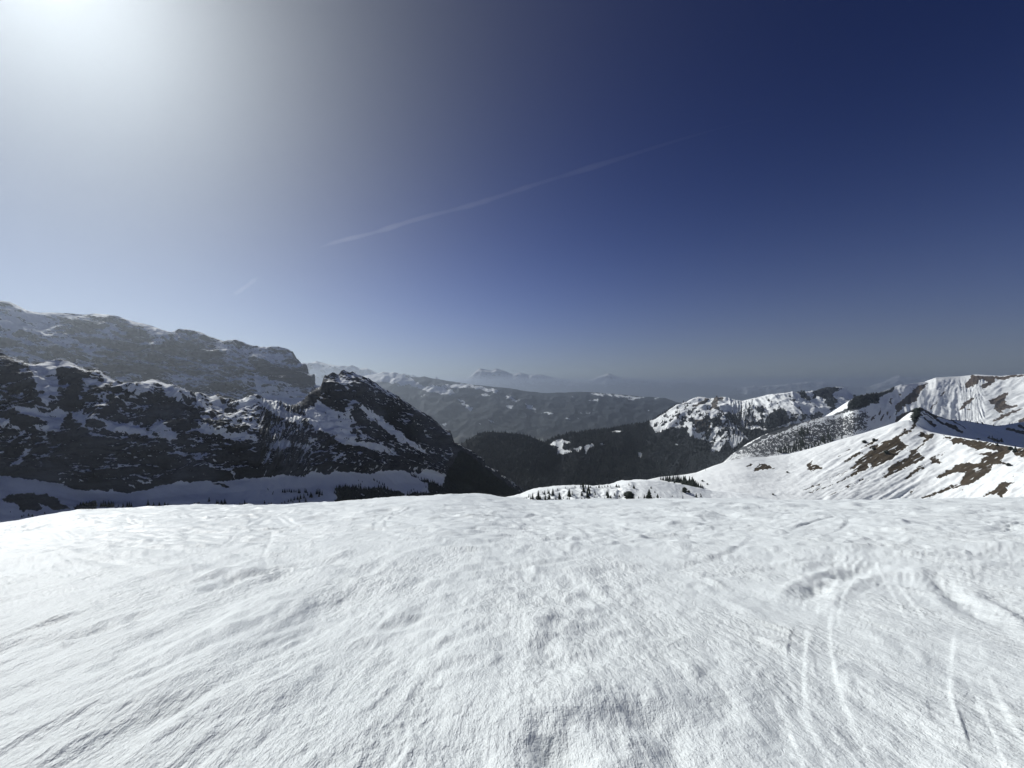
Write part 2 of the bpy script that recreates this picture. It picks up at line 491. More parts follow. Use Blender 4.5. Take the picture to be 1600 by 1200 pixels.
def build_snow_slope():
    pxs = np.concatenate([np.linspace(-700, -66, 36), np.linspace(-60, 1660, 861), np.linspace(1666, 2300, 36)])
    Ys = np.concatenate([1 / np.linspace(1 / 1.2, 1 / 10.0, 340, endpoint=False),
                         np.geomspace(10.0, 60.0, 280, endpoint=False), np.geomspace(60, 330, 20)])
    PX, Y = np.meshgrid(pxs, Ys)
    X = (PX - 800) / 600.0 * Y
    Z = slope_base(PX, Y)
    # a winding coordinate that runs down the fall line, fanning out to the right
    rt = smooth(-0.3, 2.6, X - 0.10 * Y)                 # 0 on the left, 1 on the wind-packed right
    near = 1 - smooth(5.0, 11.0, Y)
    w1 = noise2(X * 0.35, Y * 0.2) * 0.45 + noise2(X * 1.1 + 31, Y * 0.7 + 7) * 0.14
    w2 = noise2(X * 0.5 + 60, Y * 0.3) * 0.5

    def run(deg):
        c_, s_ = math.cos(math.radians(deg)), math.sin(math.radians(deg))
        return X * c_ - Y * s_ + w1, X * s_ + Y * c_ + w2
    A, B = run(14)                                       # across and along the fall line on the left
    A2, B2 = run(-28)                                    # and across and along the wind on the right
    mid = np.exp(-((X - 0.55 - 0.05 * Y) / (0.75 + 0.14 * Y)) ** 2) * (1 - smooth(15, 24, Y))       # lumpy, directionless patch

    def fade(lam):                           # relief finer than the grid can carry dies out with distance
        return 1 - smooth(70 * lam, 140 * lam, Y)

    def mask(sc, off, lo=0.35):
        return lo + (1.25 - lo) * smooth(-0.3, 0.4, noise2(X * sc + off, Y * sc * 0.8 + off))

    def billow(n):
        return 0.55 * n + 0.9 * (np.abs(n) - 0.22)
    h = 0.16 * noise2(X * 0.11, Y * 0.07) + 0.07 * noise2(X * 0.33 + 9, Y * 0.19)
    lo = h.copy()
    # furrows running down the fall line, strongest on the left
    fur = near * (1 - 0.7 * mid) * (1 - rt)
    h += fur * mask(.45, 3) * 0.058 * noise2(A * 1.1, B * 0.27)
    h += fur * mask(.8, 9) * 0.042 * billow(noise2(A * 2.3 + 5, B * 0.62 + 2)) * fade(.43)
    h += fur * mask(1.1, 17) * 0.018 * noise2(A * 4.6 + 9, B * 1.5)* fade(.22)
    # churned, grainy crust at every scale
    lam = 1.6
    for k in range(7):
        t = 0.7 * k + 0.4
        A_, B_ = (A, B) if k % 2 else (A2, B2)
        xr = A_ * math.cos(t * .25) - B_ * math.sin(t * .25); yr = A_ * math.sin(t * .25) + B_ * math.cos(t * .25)
        n = noise2(xr / lam + 13 * k, yr / (lam * 1.9) + 7 * k)
        amp = (0.030, 0.048, 0.072, 0.092, 0.098, 0.088, 0.064)[k] * lam
        h += amp * fade(lam) * mask(.7 / lam ** .5, 5 * k, .25) * (billow(n) if k in (1, 2, 4) else n) * (1 - 0.45 * rt * near)
        lam *= 0.53
    h += mid * mask(.5, 44, .3) * (0.045 * billow(noise2(X * 1.5 + 3 + w2, Y * 1.2 + w1)) + 0.030 * noise2(X * 3.2 + w2, Y * 2.6 + 6) + 0.016 * billow(noise2(X * 6 + 8, Y * 4.5)) * fade(.16))
    # wind-scoured streaks on the right
    sc = rt * (1 - mid) * (1 - smooth(9, 16, Y))
    h += sc * near * 0.03 * noise2(A2 * 1.0 + 5, B2 * 0.3)
    h += sc * mask(.5, 21, .3) * 0.026 * noise2(A2 * 2.6 + 70, B2 * 0.7)
    h += sc * mask(.9, 27, .2) * 0.020 * np.maximum(0, noise2(A2 * 5.2 + 20, B2 * 1.1)) * 2 * fade(.19)
    h += sc * mask(1.3, 33, .2) * 0.010 * np.maximum(0, noise2(A2 * 10 + 40, B2 * 1.9)) * 2 * fade(.1)
    h += sc * mask(1.7, 39, .2) * 0.0035 * noise2(A2 * 21, B2 * 4.2) * fade(.05)
    # long low traverses and chop towards the crest, where many skiers have turned
    f1 = smooth(4, 9, Y); f2 = smooth(9, 20, Y)
    for k, (a0, lx, ly, amp) in enumerate(((0.25, 1.5, 0.55, 0.048), (-0.34, 1.9, 0.7, 0.056), (0.12, 3.4, 1.1, 0.062), (-0.15, 0.8, 0.34, 0.036), (0.5, 0.45, 0.28, 0.024))):
        q = X * math.cos(a0) + Y * math.sin(a0) + w2; p = -X * math.sin(a0) + Y * math.cos(a0) + w1
        h += f1 * amp * mask(.25, 7 * k + 2, .2) * billow(noise2(q / lx + 30 * k, p / ly + 3 * k)) * fade(ly * .9)
    for k, (a0, lx, ly, amp) in enumerate(((0.15, 5.0, 1.9, 0.10), (-0.22, 7.0, 2.6, 0.12), (0.45, 2.6, 1.2, 0.085), (-0.6, 1.7, 1.0, 0.07))):
        q = X * math.cos(a0) + Y * math.sin(a0) + 2 * w2; p = -X * math.sin(a0) + Y * math.cos(a0) + 2 * w1
        h += f2 * amp * mask(.12, 7 * k, .3) * noise2(q / lx + 40 * k, p / ly + 5 * k)
    for k, (a0, scl) in enumerate(((1.25, 0.34), (-1.15, 0.30), (0.85, 0.4), (-0.7, 0.45), (1.45, 0.3), (1.38, 0.5), (-1.4, 0.4))):
        q = X * math.cos(a0) - Y * math.sin(a0) + 2.2 * noise2(X * 0.06 + k * 9, Y * 0.06)
        p = X * math.sin(a0) + Y * math.cos(a0)
        g = noise2(q * scl, p * 0.03 + 13 * k)
        h -= f1 * 0.014 * np.exp(-(g / 0.03) ** 2) * smooth(0.0, 0.3, noise2(q * 0.15 + 50 * k, p * 0.09))

    def cut(pix, fn, reach, pts=None):
        pts = pts or [ground_pt(*p) for p in pix]
        P = np.array(pts)
        nonlocal h
        m = (X > P[:, 0].min() - reach) & (X < P[:, 0].max() + reach) & (Y > P[:, 1].min() - reach) & (Y < P[:, 1].max() + reach)
        if not m.any(): return
        d, s, al, L = line_dist(X[m], Y[m], pts)
        ends = smooth(0, 0.4 * L, al) * smooth(0, 0.3 * L, L - al)
        h[m] = lo[m] + fn(h[m] - lo[m], d, s, al, ends)

    def ski(depth=0.010, half=0.06, keep=0.7):
        # a carved groove: floor tipping down to the right, steep wall on that side
        def f(hh, d, s, al, ends):
            t = d * s / half
            floor = np.clip((t + 1) / 2, 0, 1)
            wall = 1 - smooth(0.7, 1.5, t)
            k = floor * wall * ends * np.clip(0.8 + 0.7 * noise2(al * 1.3 + half * 90, 0 * al), .25, 1.2)
            inside = smooth(-1.3, -0.9, t) * (1 - smooth(1.0, 1.3, t)) * ends
            rim = smooth(0.9, 1.7, t) * np.exp(-np.maximum(0, t - 1.5) / 2.6) * depth * 0.5 * ends
            return hh * (1 - inside * (1 - keep)) - depth * k + rim
        return f
    for pix in ([(1215, 1010), (1218, 1045), (1232, 1085), (1248, 1120), (1266, 1160), (1285, 1200), (1310, 1255), (1345, 1340), (1400, 1500)],
                [(1252, 950), (1248, 985), (1243, 1020), (1240, 1050), (1244, 1095), (1258, 1140), (1285, 1200)],
                [(1300, 900), (1290, 930), (1284, 965), (1284, 1000), (1289, 1040), (1302, 1080), (1320, 1120), (1340, 1165), (1362, 1215), (1400, 1300), (1480, 1500)],
                [(1250, 1070), (1268, 1098), (1290, 1128), (1315, 1160), (1345, 1192), (1378, 1235), (1440, 1320)],
                [(1480, 960), (1472, 1000), (1467, 1030), (1465, 1062), (1472, 1100), (1490, 1150)],
                [(1480, 1010), (1496, 1045), (1508, 1072), (1520, 1100), (1532, 1130), (1548, 1170), (1566, 1215), (1600, 1300), (1660, 1450)],
                [(1512, 1010), (1524, 1035), (1536, 1060), (1552, 1095), (1572, 1130), (1600, 1172), (1650, 1250)],
                [(1345, 880), (1322, 900), (1308, 920), (1300, 945), (1298, 975)],
                [(1350, 850), (1366, 880), (1384, 910), (1400, 945), (1420, 985)], [(1380, 880), (1402, 912), (1425, 945), (1455, 980)]):
        cut(pix, ski(), 0.4)
    for pix in ([(72, 828), (88, 838), (104, 852)], [(85, 826), (100, 836), (118, 848)], [(203, 808), (209, 817), (214, 826)],
                [(190, 806), (197, 816), (200, 824)], [(437, 808), (449, 816), (461, 823)], [(425, 809), (440, 818), (450, 823)],
                [(60, 862), (100, 868), (140, 874), (190, 884), (230, 896)], [(655, 800), (690, 805), (730, 812)]):
        cut(pix, ski(0.045, 0.16, 0.6), 0.8)

    def trench(depth, half, lumps):
        def f(hh, d, s, al, ends):
            lump = 0.65 + 0.55 * noise2(al * 1.6 / lumps, d * 3) + 0.5 * noise2(al * 5, d * 6 + 9)
            k = np.exp(-(d / half) ** 2) * ends
            rim = np.exp(-((d - half * 1.9) / (half * 0.7)) ** 2) * ends * depth * 0.45
            return hh - depth * k * np.clip(lump, 0.1, 1.4) + rim * np.clip(lump, 0, 1)
        return f
    cut([(560, 880), (500, 884), (440, 893), (370, 908), (345, 920), (300, 938), (268, 946)], trench(0.085, 0.16, 0.7), 1.2)
    cut([(275, 950), (200, 972), (140, 990), (85, 1002), (30, 1022)], trench(0.08, 0.13, 0.6), 1.2)
    cut([(694, 954), (650, 966), (595, 981), (545, 995)], trench(0.045, 0.10, 0.5), 1.0)
    cut([(215, 1020), (190, 1035), (160, 1050), (120, 1066)], trench(0.06, 0.09, 0.5), 1.0)
    cut([(960, 985), (830, 972), (720, 968)], trench(-0.06, 0.16, 2.2), 1.2)
    # a cut bank curving away on the right, its wall towards us in shade
    cut([(1405, 868), (1370, 873), (1340, 880), (1312, 889), (1290, 900), (1272, 912), (1255, 928), (1240, 945)], trench(0.10, 0.17, 2.9), 1.5)
    cut([(1604, 812), (1585, 822), (1560, 838)], trench(0.12, 0.26, 3.5), 2.0)
    cut([(1476, 890), (1500, 905), (1540, 930), (1590, 965), (1640, 1000)], trench(-0.05, 0.12, 0.9), 1.2)
    cut([(1455, 880), (1490, 912), (1530, 945), (1580, 985)], trench(0.06, 0.16, 1.0), 1.2)

    # the faint crossing tracks of everyone who came down before
    rs = random.Random(12)
    for k in range(34):
        y0 = rs.uniform(4.5, 30.0); x0 = rs.uniform(-1.25, 1.3) * y0
        a = rs.choice((-1, 1)) * rs.uniform(0.5, 1.45); bend = rs.uniform(-.05, .05)
        pts = []
        x, y = x0, y0
        for _ in range(14):
            pts.append((x, y)); st = 0.05 * y0 + .25
            x += st * math.sin(a); y += st * math.cos(a); a += bend * 2
        big = min(1.0, y0 / 16.0)
        dp, hf = 0.009 + 0.019 * big, 0.045 + 0.07 * big
        for off in (0.0, 0.24 + .2 * big):
            cut(None, ski(dp, hf, .8), 1.0, [(p + off * .8, q + off * .6) for p, q in pts])

    def mound(px, py, rx, ry, amp):
        nonlocal h
        cx, cy = ground_pt(px, py)
        d2 = ((X - cx) / rx) ** 2 + ((Y - cy) / ry) ** 2
        h = h + amp * np.exp(-d2)
    mound(905, 1120, 0.55, 0.45, 0.08); mound(1010, 1080, 0.35, 0.5, 0.05); mound(1085, 1050, 0.10, 0.16, 0.05)
    mound(1050, 1160, 0.25, 0.3, -0.06); mound(870, 1190, 0.14, 0.18, -0.06); mound(1000, 1130, 0.12, 0.15, -0.04)
    mound(300, 1080, 0.6, 0.5, 0.05); mound(1400, 1120, 0.9, 0.6, -0.05)

    h *= smooth(0.0, 0.6, 62 - Y) * 0.9 + 0.1
    V = np.stack([X, Y, Z + h], -1)
    return tag(grid_mesh('snow_slope', V, snow_mat()), kind='structure'), V


snow_slope, V_SLOPE = build_snow_slope()

# ------------------------------------------------------------------ valley floor far below
gm_, gn, gl, gb = new_mat('valley_woods')
gp = gn.new('ShaderNodeNewGeometry').outputs['Position']
gl.new(mixc(gn, gl, noise_node(gn, gl, gp, 0.0012, 8, 0.6), (0.03, 0.04, 0.035), (0.12, 0.11, 0.08)), gb.inputs['Base Color'])
gb.inputs['Roughness'].default_value = 0.95
R_ALL = 72000.0
Vg = np.array([[[-R_ALL + 50, -9000, -1950], [R_ALL - 50, -9000, -1950]], [[-R_ALL + 50, R_ALL - 50, -1950], [R_ALL - 50, R_ALL - 50, -1950]]], float)
tag(grid_mesh('valley_floor', Vg, gm_), kind='structure')
# our own mountain's flank behind the camera and off to the sides
hm_, hn, hl, hb = new_mat('snow_field')
hb.inputs['Base Color'].default_value = (0.83, 0.85, 0.87, 1); hb.inputs['Roughness'].default_value = 0.8
pxb = np.linspace(0, 1, 61)
rows_ = []
for y_, zoff in ((1.35, -0.12), (-6, 1.2), (-40, 10), (-150, 30), (-500, 20), (-1500, -300), (-4500, -1945)):
    wdt = 6 + abs(y_) * 1.6
    xs = (pxb - .5) * 2 * wdt
    rows_.append(np.stack([xs, np.full(61, y_), -1.65 - 0.27 * 1.35 + zoff - np.abs(xs) * (0.06 if y_ > 0 else 0.18)], -1))
tag(grid_mesh('snow_field', np.array(rows_), hm_), kind='structure')

FIELDS = {}

# ------------------------------------------------------------------ the dark rock ridge on the left
def build_rock_ridge():
    px = np.linspace(-460, 850, 1220)
    crest = prof([(-190, 520), (-100, 540), (-40, 548), (0, 553), (13, 560), (27, 563), (43, 570), (55, 571), (67, 569), (90, 566), (98, 564.5), (107, 567), (117, 573),
                  (127, 577), (138, 580), (150, 579), (158, 584), (167, 590), (187, 602), (200, 603.5), (212, 601), (225, 598), (236, 594), (242, 593.5), (250, 597),
                  (260, 601), (272, 602.5), (285, 610), (303, 617), (309, 614.5), (315, 616), (327, 622), (332, 621.5), (338, 617.5), (342, 619),
                  (350, 625), (363, 634), (375, 627), (393, 618.5), (400, 620), (415, 626), (430, 630), (445, 639), (458, 643), (464, 642),
                  (466, 634), (472, 629), (480, 624), (490, 613), (497, 608), (503, 605), (504.5, 596), (508, 588), (520, 584), (529, 586),
                  (533, 581), (537, 579), (545, 584), (550, 582), (555, 585), (570, 591), (585, 599), (593, 604), (600, 609), (620, 619), (637, 631),
                  (652, 640), (670, 650), (682, 660), (695, 675), (707, 690), (720, 700), (735, 710), (750, 725), (765, 740), (785, 752),
                  (800, 762), (850, 800)], px)
    crest_s = np.convolve(np.pad(crest, 40, 'edge'), np.ones(81) / 81, 'valid')
    Yc = sprof([(-190, 1200), (0, 1350), (200, 1500), (400, 1750), (465, 1900), (540, 2000), (700, 2450), (800, 2750), (850, 2850)], px, 60)
    # the near spur hides the foot of the far peak: depth steps in behind the notch at 462
    midy = sprof([(-190, 660), (0, 676), (100, 686), (200, 686), (300, 690), (400, 685), (540, 692), (620, 690), (700, 712), (760, 752), (800, 775), (850, 808)], px, 60)
    Ym = sprof([(-190, 1060), (0, 1200), (200, 1315), (400, 1500), (540, 1760), (700, 2330), (800, 2690), (850, 2800)], px, 60)
    foot_line = prof([(-190, 738), (0, 742), (20, 745), (57, 750), (90, 756), (120, 764), (160, 766), (200, 770), (233, 765), (255, 758), (280, 752), (340, 752), (400, 747), (442, 742), (475, 747),
                  (487, 735), (512, 742), (522, 735), (575, 740), (607, 734), (632, 734), (650, 745), (665, 732), (700, 742), (720, 755),
                  (760, 772), (800, 790), (850, 815)], px)
    footy = np.convolve(np.pad(foot_line, 40, 'edge'), np.ones(81) / 81, 'valid')
    Yf = sprof([(-190, 1000), (0, 1135), (200, 1255), (400, 1400), (540, 1690), (700, 2260), (800, 2650), (850, 2760)], px, 60)
    boty = sprof([(-190, 880), (0, 836), (100, 815), (200, 806), (400, 803), (540, 798), (700, 790), (760, 792), (800, 806), (850, 830)], px, 60)
    Yb = sprof([(-190, 800), (0, 950), (200, 1150), (400, 1280), (540, 1500), (700, 2000), (800, 2520), (850, 2640)], px, 60)
    K = 0.44                                   # metres per metre of the first survey: the ridge stands about 0.7 km off
    Yc, Ym, Yf, Yb = Yc * K, Ym * K, Yf * K, Yb * K
    c0 = P3(px, crest, Yc)
    back2 = c0 + np.array([-170, 480, -290.]); back1 = c0 + np.array([-20, 50, -32.])
    back2[:, 2] = np.minimum(back2[:, 2], -350)
    back3 = back2 + np.array([-200, 500, 0.]); back3[:, 2] = -1940
    c1, c2, c3 = P3(px, midy, Ym), P3(px, footy, Yf), P3(px, boty, Yb)
    q1 = P3(px, crest_s, Yc) * 0.6 + c1 * 0.4 + np.array([0, 8, 7.])
    q2 = c2 * .72 + c3 * .28 + np.array([0, 0, -5.])
    c4 = c3 + np.array([0, -110, -62.]); c5 = c4 + np.array([0, -120, 0.]); c5[:, 2] = -1940
    V = sheet([back3, back2, back1, c0, q1, c1, c2, q2, c3, c4, c5], [3, 10, 8, 58, 80, 84, 30, 46, 8, 4])
    r_c0, r_c2 = 21, 21 + 58 + 80 + 84
    nt, nu = V.shape[:2]
    R = np.arange(nt)[:, None] * np.ones((1, nu))
    PX = np.ones((nt, 1)) * px[None]
    n = normals(V)
    # smooth the normals so cliffs push outwards
    for ax, k in ((0, 12), (1, 12)):
        for _ in range(2):
            n = sum(np.roll(n, s, ax) for s in range(-k, k + 1, 4)) / (2 * k / 4 + 1)
    n /= np.linalg.norm(n, axis=2, keepdims=True)
    x, y, z = V[..., 0] / K, V[..., 1] / K, V[..., 2] / K
    cliff = smooth(r_c0 - 2, r_c0 + 40, R) * (1 - smooth(r_c2 - 10, r_c2 + 6, R))
    apron = smooth(r_c2 - 6, r_c2 + 8, R)
    shape = 0.16 + 0.84 * cliff
    dip = prof([(-190, 0.15), (150, 0.25), (400, 0.3), (480, 0.75), (560, 0.9), (850, 0.9)], PX)   # dip of the strata along the ridge
    zs = z + dip * x
    d = 30 * fbm3(x / 260, y / 260, z / 400, 3, 0.5, True) * (1 - apron)
    d = d + 13 * fbm3(x / 70, y / 70, zs / 60, 3, 0.5)
    d = d + 8 * fbm3(x / 60 + 40, y / 60, zs / 26, 2, 0.5, True) * cliff
    d = d + 3.6 * fbm3(x / 14, y / 14, zs / 9, 3, 0.55)
    q = zs / 34 + 0.8 * noise3(x / 150, y / 150, z / 150)
    saw = q - np.floor(q)
    d = d + 7.0 * (smooth(0, 0.75, saw) - smooth(0.82, 1.0, saw)) * cliff
    d = d * (shape * (1 - apron) + 0.16 * apron)
    d = d + apron * (9 * noise3(x / 90, y / 60, 0 * x) + 3.0 * noise3(x / 30, y / 24, 0 * x))
    d = np.where(R < r_c0 - 4, d * 0.4, d)
    V = V + n * (d * K)[..., None]
    # small crenellations on the sky line only
    V[..., 2] += K * (4.0 * fbm3(x / 17, y / 40, 0 * x, 3, 0.6)) * np.exp(-((R - r_c0) / 3.0) ** 2)
    n2 = normals(V)
    PXs, PYs = seen(V)
    wx = PXs + 1.7 * noise2(PXs / 5, PYs / 3.5) + 2.0 * noise2(PXs / 14, PYs / 9)
    wy = PYs + 1.6 * noise2(PXs / 5 + 40, PYs / 3.5) + 2.2 * noise2(PXs / 14 + 9, PYs / 9)
    sp = 0.78 * fbm3(x / 24, y / 24, zs / 9.5, 4, 0.8)
    sp2 = 0.6 * fbm3(x / 130, y / 130, zs / 60, 3, 0.5)
    low = smooth(675, 735, wy) * (1 - apron)
    snow = 0.36 + 1.15 * (n2[..., 2] - 0.60) + sp + sp2 - 0.42 * low * (1 - smooth(640, 720, PXs) * .3)
    A = lambda pts: z8(0, 540, 8, pts)
    B = lambda pts: z8(200, 580, 8, pts)
    C = lambda pts: z8(400, 570, 8, pts)
    W = lambda pts: z8(400, 540, 4, pts)
    add = [
        (A([(360, 270), (560, 240), (760, 200), (840, 215), (740, 230), (690, 300), (720, 400), (740, 540), (700, 640), (620, 600), (610, 720), (660, 790), (780, 790),
            (860, 830), (800, 930), (720, 1030), (600, 1110), (520, 1060), (420, 1010), (440, 980), (580, 990), (590, 960), (480, 910), (330, 880), (170, 790), (150, 750),
            (270, 740), (400, 800), (450, 760), (510, 720), (470, 600), (450, 480), (400, 360)]), 0.9),
        (A([(0, 900), (80, 900), (160, 970), (260, 1050), (200, 1040), (120, 990), (0, 1000)]), 0.6),
        (A([(0, 590), (60, 640), (130, 720), (60, 720), (0, 700)]), 0.4),
        (A([(230, 290), (340, 290), (400, 380), (330, 360)]), 0.5),
        (A([(1040, 420), (1200, 410), (1230, 470), (1130, 500), (1040, 480)]), 0.7),
        (A([(1150, 620), (1260, 590), (1390, 690), (1300, 690), (1200, 650)]), 0.7),
        (A([(980, 600), (1050, 590), (1040, 660), (990, 680)]), 0.5),
        (A([(1140, 330), (1210, 320), (1600, 540), (1540, 560), (1380, 450)]), 0.5),
        (A([(870, 830), (1030, 880), (1080, 980), (980, 940), (920, 890)]), 0.6),
        (A([(780, 210), (850, 220), (940, 290), (830, 260), (740, 250)]), 0.5),
        (A([(1300, 950), (1600, 990), (1600, 1090), (1540, 1090), (1360, 1030)]), 0.9),
        (B([(0, 670), (100, 670), (220, 740), (420, 830), (400, 850), (260, 830), (150, 780), (0, 770)]), 0.9),
        (B([(330, 650), (400, 640), (470, 720), (600, 750), (600, 830), (520, 860), (420, 830), (300, 720)]), 0.9),
        (B([(0, 190), (180, 150), (290, 105), (350, 110), (270, 170), (240, 230), (130, 320), (0, 350)]), 0.7),
        (B([(380, 130), (480, 175), (610, 180), (640, 260), (720, 380), (620, 380), (500, 280), (420, 200)]), 0.7),
        (B([(640, 210), (780, 260), (830, 350), (720, 310)]), 0.4),
        (B([(850, 280), (940, 290), (1010, 420), (1040, 540), (940, 480), (860, 400)]), 0.6),
        (B([(1000, 330), (1100, 310), (1150, 340), (1230, 450), (1180, 520), (1080, 460)]), 0.8),
        (B([(1310, 400), (1540, 310), (1600, 330), (1600, 430), (1500, 440), (1400, 480)]), 0.6),
        (B([(890, 640), (1050, 690), (1260, 740), (1430, 770), (1600, 800), (1600, 870), (1300, 850), (1120, 800), (950, 800), (900, 740)]), 0.9),
        (B([(0, 870), (80, 890), (280, 910), (480, 880), (520, 890), (300, 920), (60, 905)]), 0.5),
        (B([(60, 1140), (160, 1125), (170, 1170), (90, 1175)]), 0.6),
        (B([(670, 990), (780, 965), (740, 1000)]), 0.5), (B([(530, 1005), (650, 1000), (640, 1020), (540, 1020)]), 0.5),
        (C([(0, 410), (170, 440), (300, 510), (380, 570), (480, 600), (560, 640), (560, 740), (440, 700), (330, 670), (180, 590), (60, 480)]), 0.9),
        (C([(620, 560), (720, 510), (840, 340), (860, 340), (840, 420), (800, 470), (930, 530), (1090, 590), (1170, 660), (1200, 760), (1190, 870), (1260, 950),
            (1440, 980), (1600, 970), (1600, 1060), (1560, 1100), (1440, 1030), (1250, 1010), (1100, 1000), (960, 920), (880, 860), (740, 790), (620, 640)]), 0.85),
        (C([(1100, 560), (1210, 460), (1230, 500), (1170, 520), (1180, 600), (1260, 740), (1380, 920), (1330, 900), (1230, 760), (1140, 640)]), 0.7),
        (C([(1040, 140), (1120, 200), (1170, 290), (1090, 280), (1030, 200)]), 0.6),
        (C([(1320, 490), (1420, 520), (1520, 620), (1600, 680), (1600, 740), (1480, 660), (1360, 580)]), 0.7),
        (C([(250, 950), (420, 950), (430, 1020), (300, 1050), (240, 1000)]), 0.9),
        (C([(460, 960), (680, 1010), (700, 1050), (560, 1040), (480, 1020)]), 0.7),
        (C([(660, 930), (740, 910), (750, 970), (680, 980)]), 0.7),
        (W([(650, 380), (730, 420), (830, 490), (930, 560), (1060, 655), (1080, 690), (1010, 650), (900, 590), (790, 510), (700, 450)]), 0.7),
        (W([(540, 620), (620, 600), (780, 620), (870, 640), (890, 690), (800, 740), (760, 720), (850, 700), (800, 660), (700, 640), (600, 650)]), 0.6),
        (W([(1000, 480), (1040, 500), (1110, 590), (1060, 560)]), 0.5),
        (W([(900, 370), (960, 395), (920, 390)]), 0.5), (W([(1180, 590), (1215, 640), (1195, 620)]), 0.5),
        (z8(0, 440, 3, [(35, 870), (90, 830), (120, 780), (160, 775), (130, 815), (80, 855)]), 0.8),
    ]
    sub = [
        (A([(740, 290), (900, 300), (1140, 340), (1100, 400), (1030, 400), (960, 440), (860, 410), (760, 380)]), 0.7),
        (A([(870, 440), (1030, 430), (1030, 540), (960, 600), (990, 740), (880, 800), (780, 780), (770, 600), (860, 600)]), 0.9),
        (A([(0, 100), (80, 110), (200, 180), (340, 260), (230, 290), (260, 420), (160, 430), (60, 460), (0, 440)]), 0.6),
        (A([(0, 820), (250, 850), (480, 920), (590, 960), (560, 990), (400, 980), (250, 1000), (140, 920), (0, 880)]), 0.7),
        (A([(860, 840), (950, 940), (1080, 1040), (1130, 1200), (700, 1200), (600, 1120), (760, 1040), (800, 940)]), 0.6),
        (B([(230, 270), (420, 230), (560, 370), (640, 380), (780, 420), (900, 560), (880, 640), (780, 740), (640, 760), (700, 660), (540, 700), (440, 640), (300, 640), (200, 500), (330, 430), (230, 330)]), 0.55),
        (B([(0, 790), (120, 790), (260, 850), (500, 880), (0, 870)]), 0.7),
        (C([(540, 480), (740, 320), (830, 290), (840, 330), (740, 480), (600, 560), (600, 640), (560, 600)]), 0.8),
        (C([(850, 330), (930, 330), (1060, 400), (1140, 470), (1090, 580), (930, 520), (800, 460)]), 0.7),
        (C([(840, 130), (960, 110), (1030, 140), (1020, 220), (900, 290), (835, 260)]), 0.45),
        (W([(620, 180), (800, 290), (950, 370), (1100, 450), (1240, 610), (1300, 700), (1200, 640), (1060, 630), (900, 540), (780, 440), (640, 330), (600, 230)]), 0.38),
        (W([(1250, 640), (1340, 680), (1600, 880), (1600, 960), (1300, 960), (1250, 850), (1240, 750)]), 0.9),
    ]
    for poly, k in sub:
        snow = snow - .9 * k * np.maximum(0, patch(wx, wy, poly, 3.0) * .5 + .5)
    for poly, k in add:
        f = patch(wx, wy, poly, 2.2)
        snow = snow + 1.3 * k * np.maximum(0, f * .5 + .5)
    fl = np.interp(wx, px, foot_line)
    onap = smooth(-2.0, 2.0, wy - fl) * smooth(r_c2 - 40, r_c2 - 30, R) * (1 - smooth(690, 730, PXs))
    snow = snow * (1 - onap) + onap * (1.0 + 0.10 * sp)
    # rock showing through the apron
    for poly in (z8(0, 740, 4, [(15, 155), (60, 135), (160, 125), (290, 130), (340, 150), (400, 190), (440, 225), (330, 228), (300, 205), (240, 190), (270, 215), (250, 232), (130, 235), (110, 190), (50, 180)]),
                 z8(0, 740, 4, [(400, 75), (500, 55), (600, 60), (640, 95), (540, 108), (480, 95)]),
                 z8(0, 740, 4, [(1320, 60), (1400, 65), (1430, 80), (1390, 85)]),
                 z8(0, 740, 4, [(450, 205), (520, 185), (600, 175), (600, 230), (480, 230)])):
        snow = snow - 1.0 * np.maximum(0, patch(wx, wy, poly, 3.0) * .5 + .5)
    wood = np.zeros_like(snow)
    for poly in (z8(500, 720, 8, [(170, 360), (230, 310), (450, 320), (620, 340), (800, 330), (960, 370), (1060, 420), (1100, 560), (150, 560), (200, 440)]),
                 z8(500, 720, 8, [(1150, 180), (1260, 220), (1420, 260), (1600, 350), (1700, 480), (1300, 600), (1050, 430), (1200, 380), (1340, 380), (1330, 300)]),
                 [(700, 735), (720, 700), (750, 725), (800, 762), (850, 800), (850, 830), (650, 800), (690, 760)]):
        wood = np.maximum(wood, patch(wx, wy, poly, 4.0) * .5 + .5)
    wood = wood * 0.95
    snow = snow - wood * 0.8 * (1 + 0.6 * sp)
    m = mountain_mat('ridge_limestone', 3.0, rock=(0.075, 0.083, 0.096), rock2=(0.012, 0.016, 0.023), rough_edge=0.6, stretch=(1, 1, 1.7), bump=0.9,
                     wood=(0.022, 0.028, 0.027))
    ob = grid_mesh('rock_ridge', V, m, {'snow': snow, 'grass': np.zeros_like(snow), 'wood': wood})
    FIELDS['rock_ridge'] = (V, wood)
    return tag(ob, kind='structure'), V


rock_ridge, V_RIDGE = build_rock_ridge()

# ------------------------------------------------------------------ the other mountains
def lift(c, dx, dy, dz, floor=None):
    r = c + np.array([dx, dy, dz], float)
    if floor is not None: r[:, 2] = floor
    return r


def soft_normals(V, k=10):
    n = normals(V)
    for ax in (0, 1):
        for _ in range(2):
            n = sum(np.roll(n, s, ax) for s in range(-k, k + 1, max(1, k // 3)))
            n /= np.linalg.norm(n, axis=2, keepdims=True)
    return n


def pos(f):
    return np.maximum(0, f * .5 + .5)


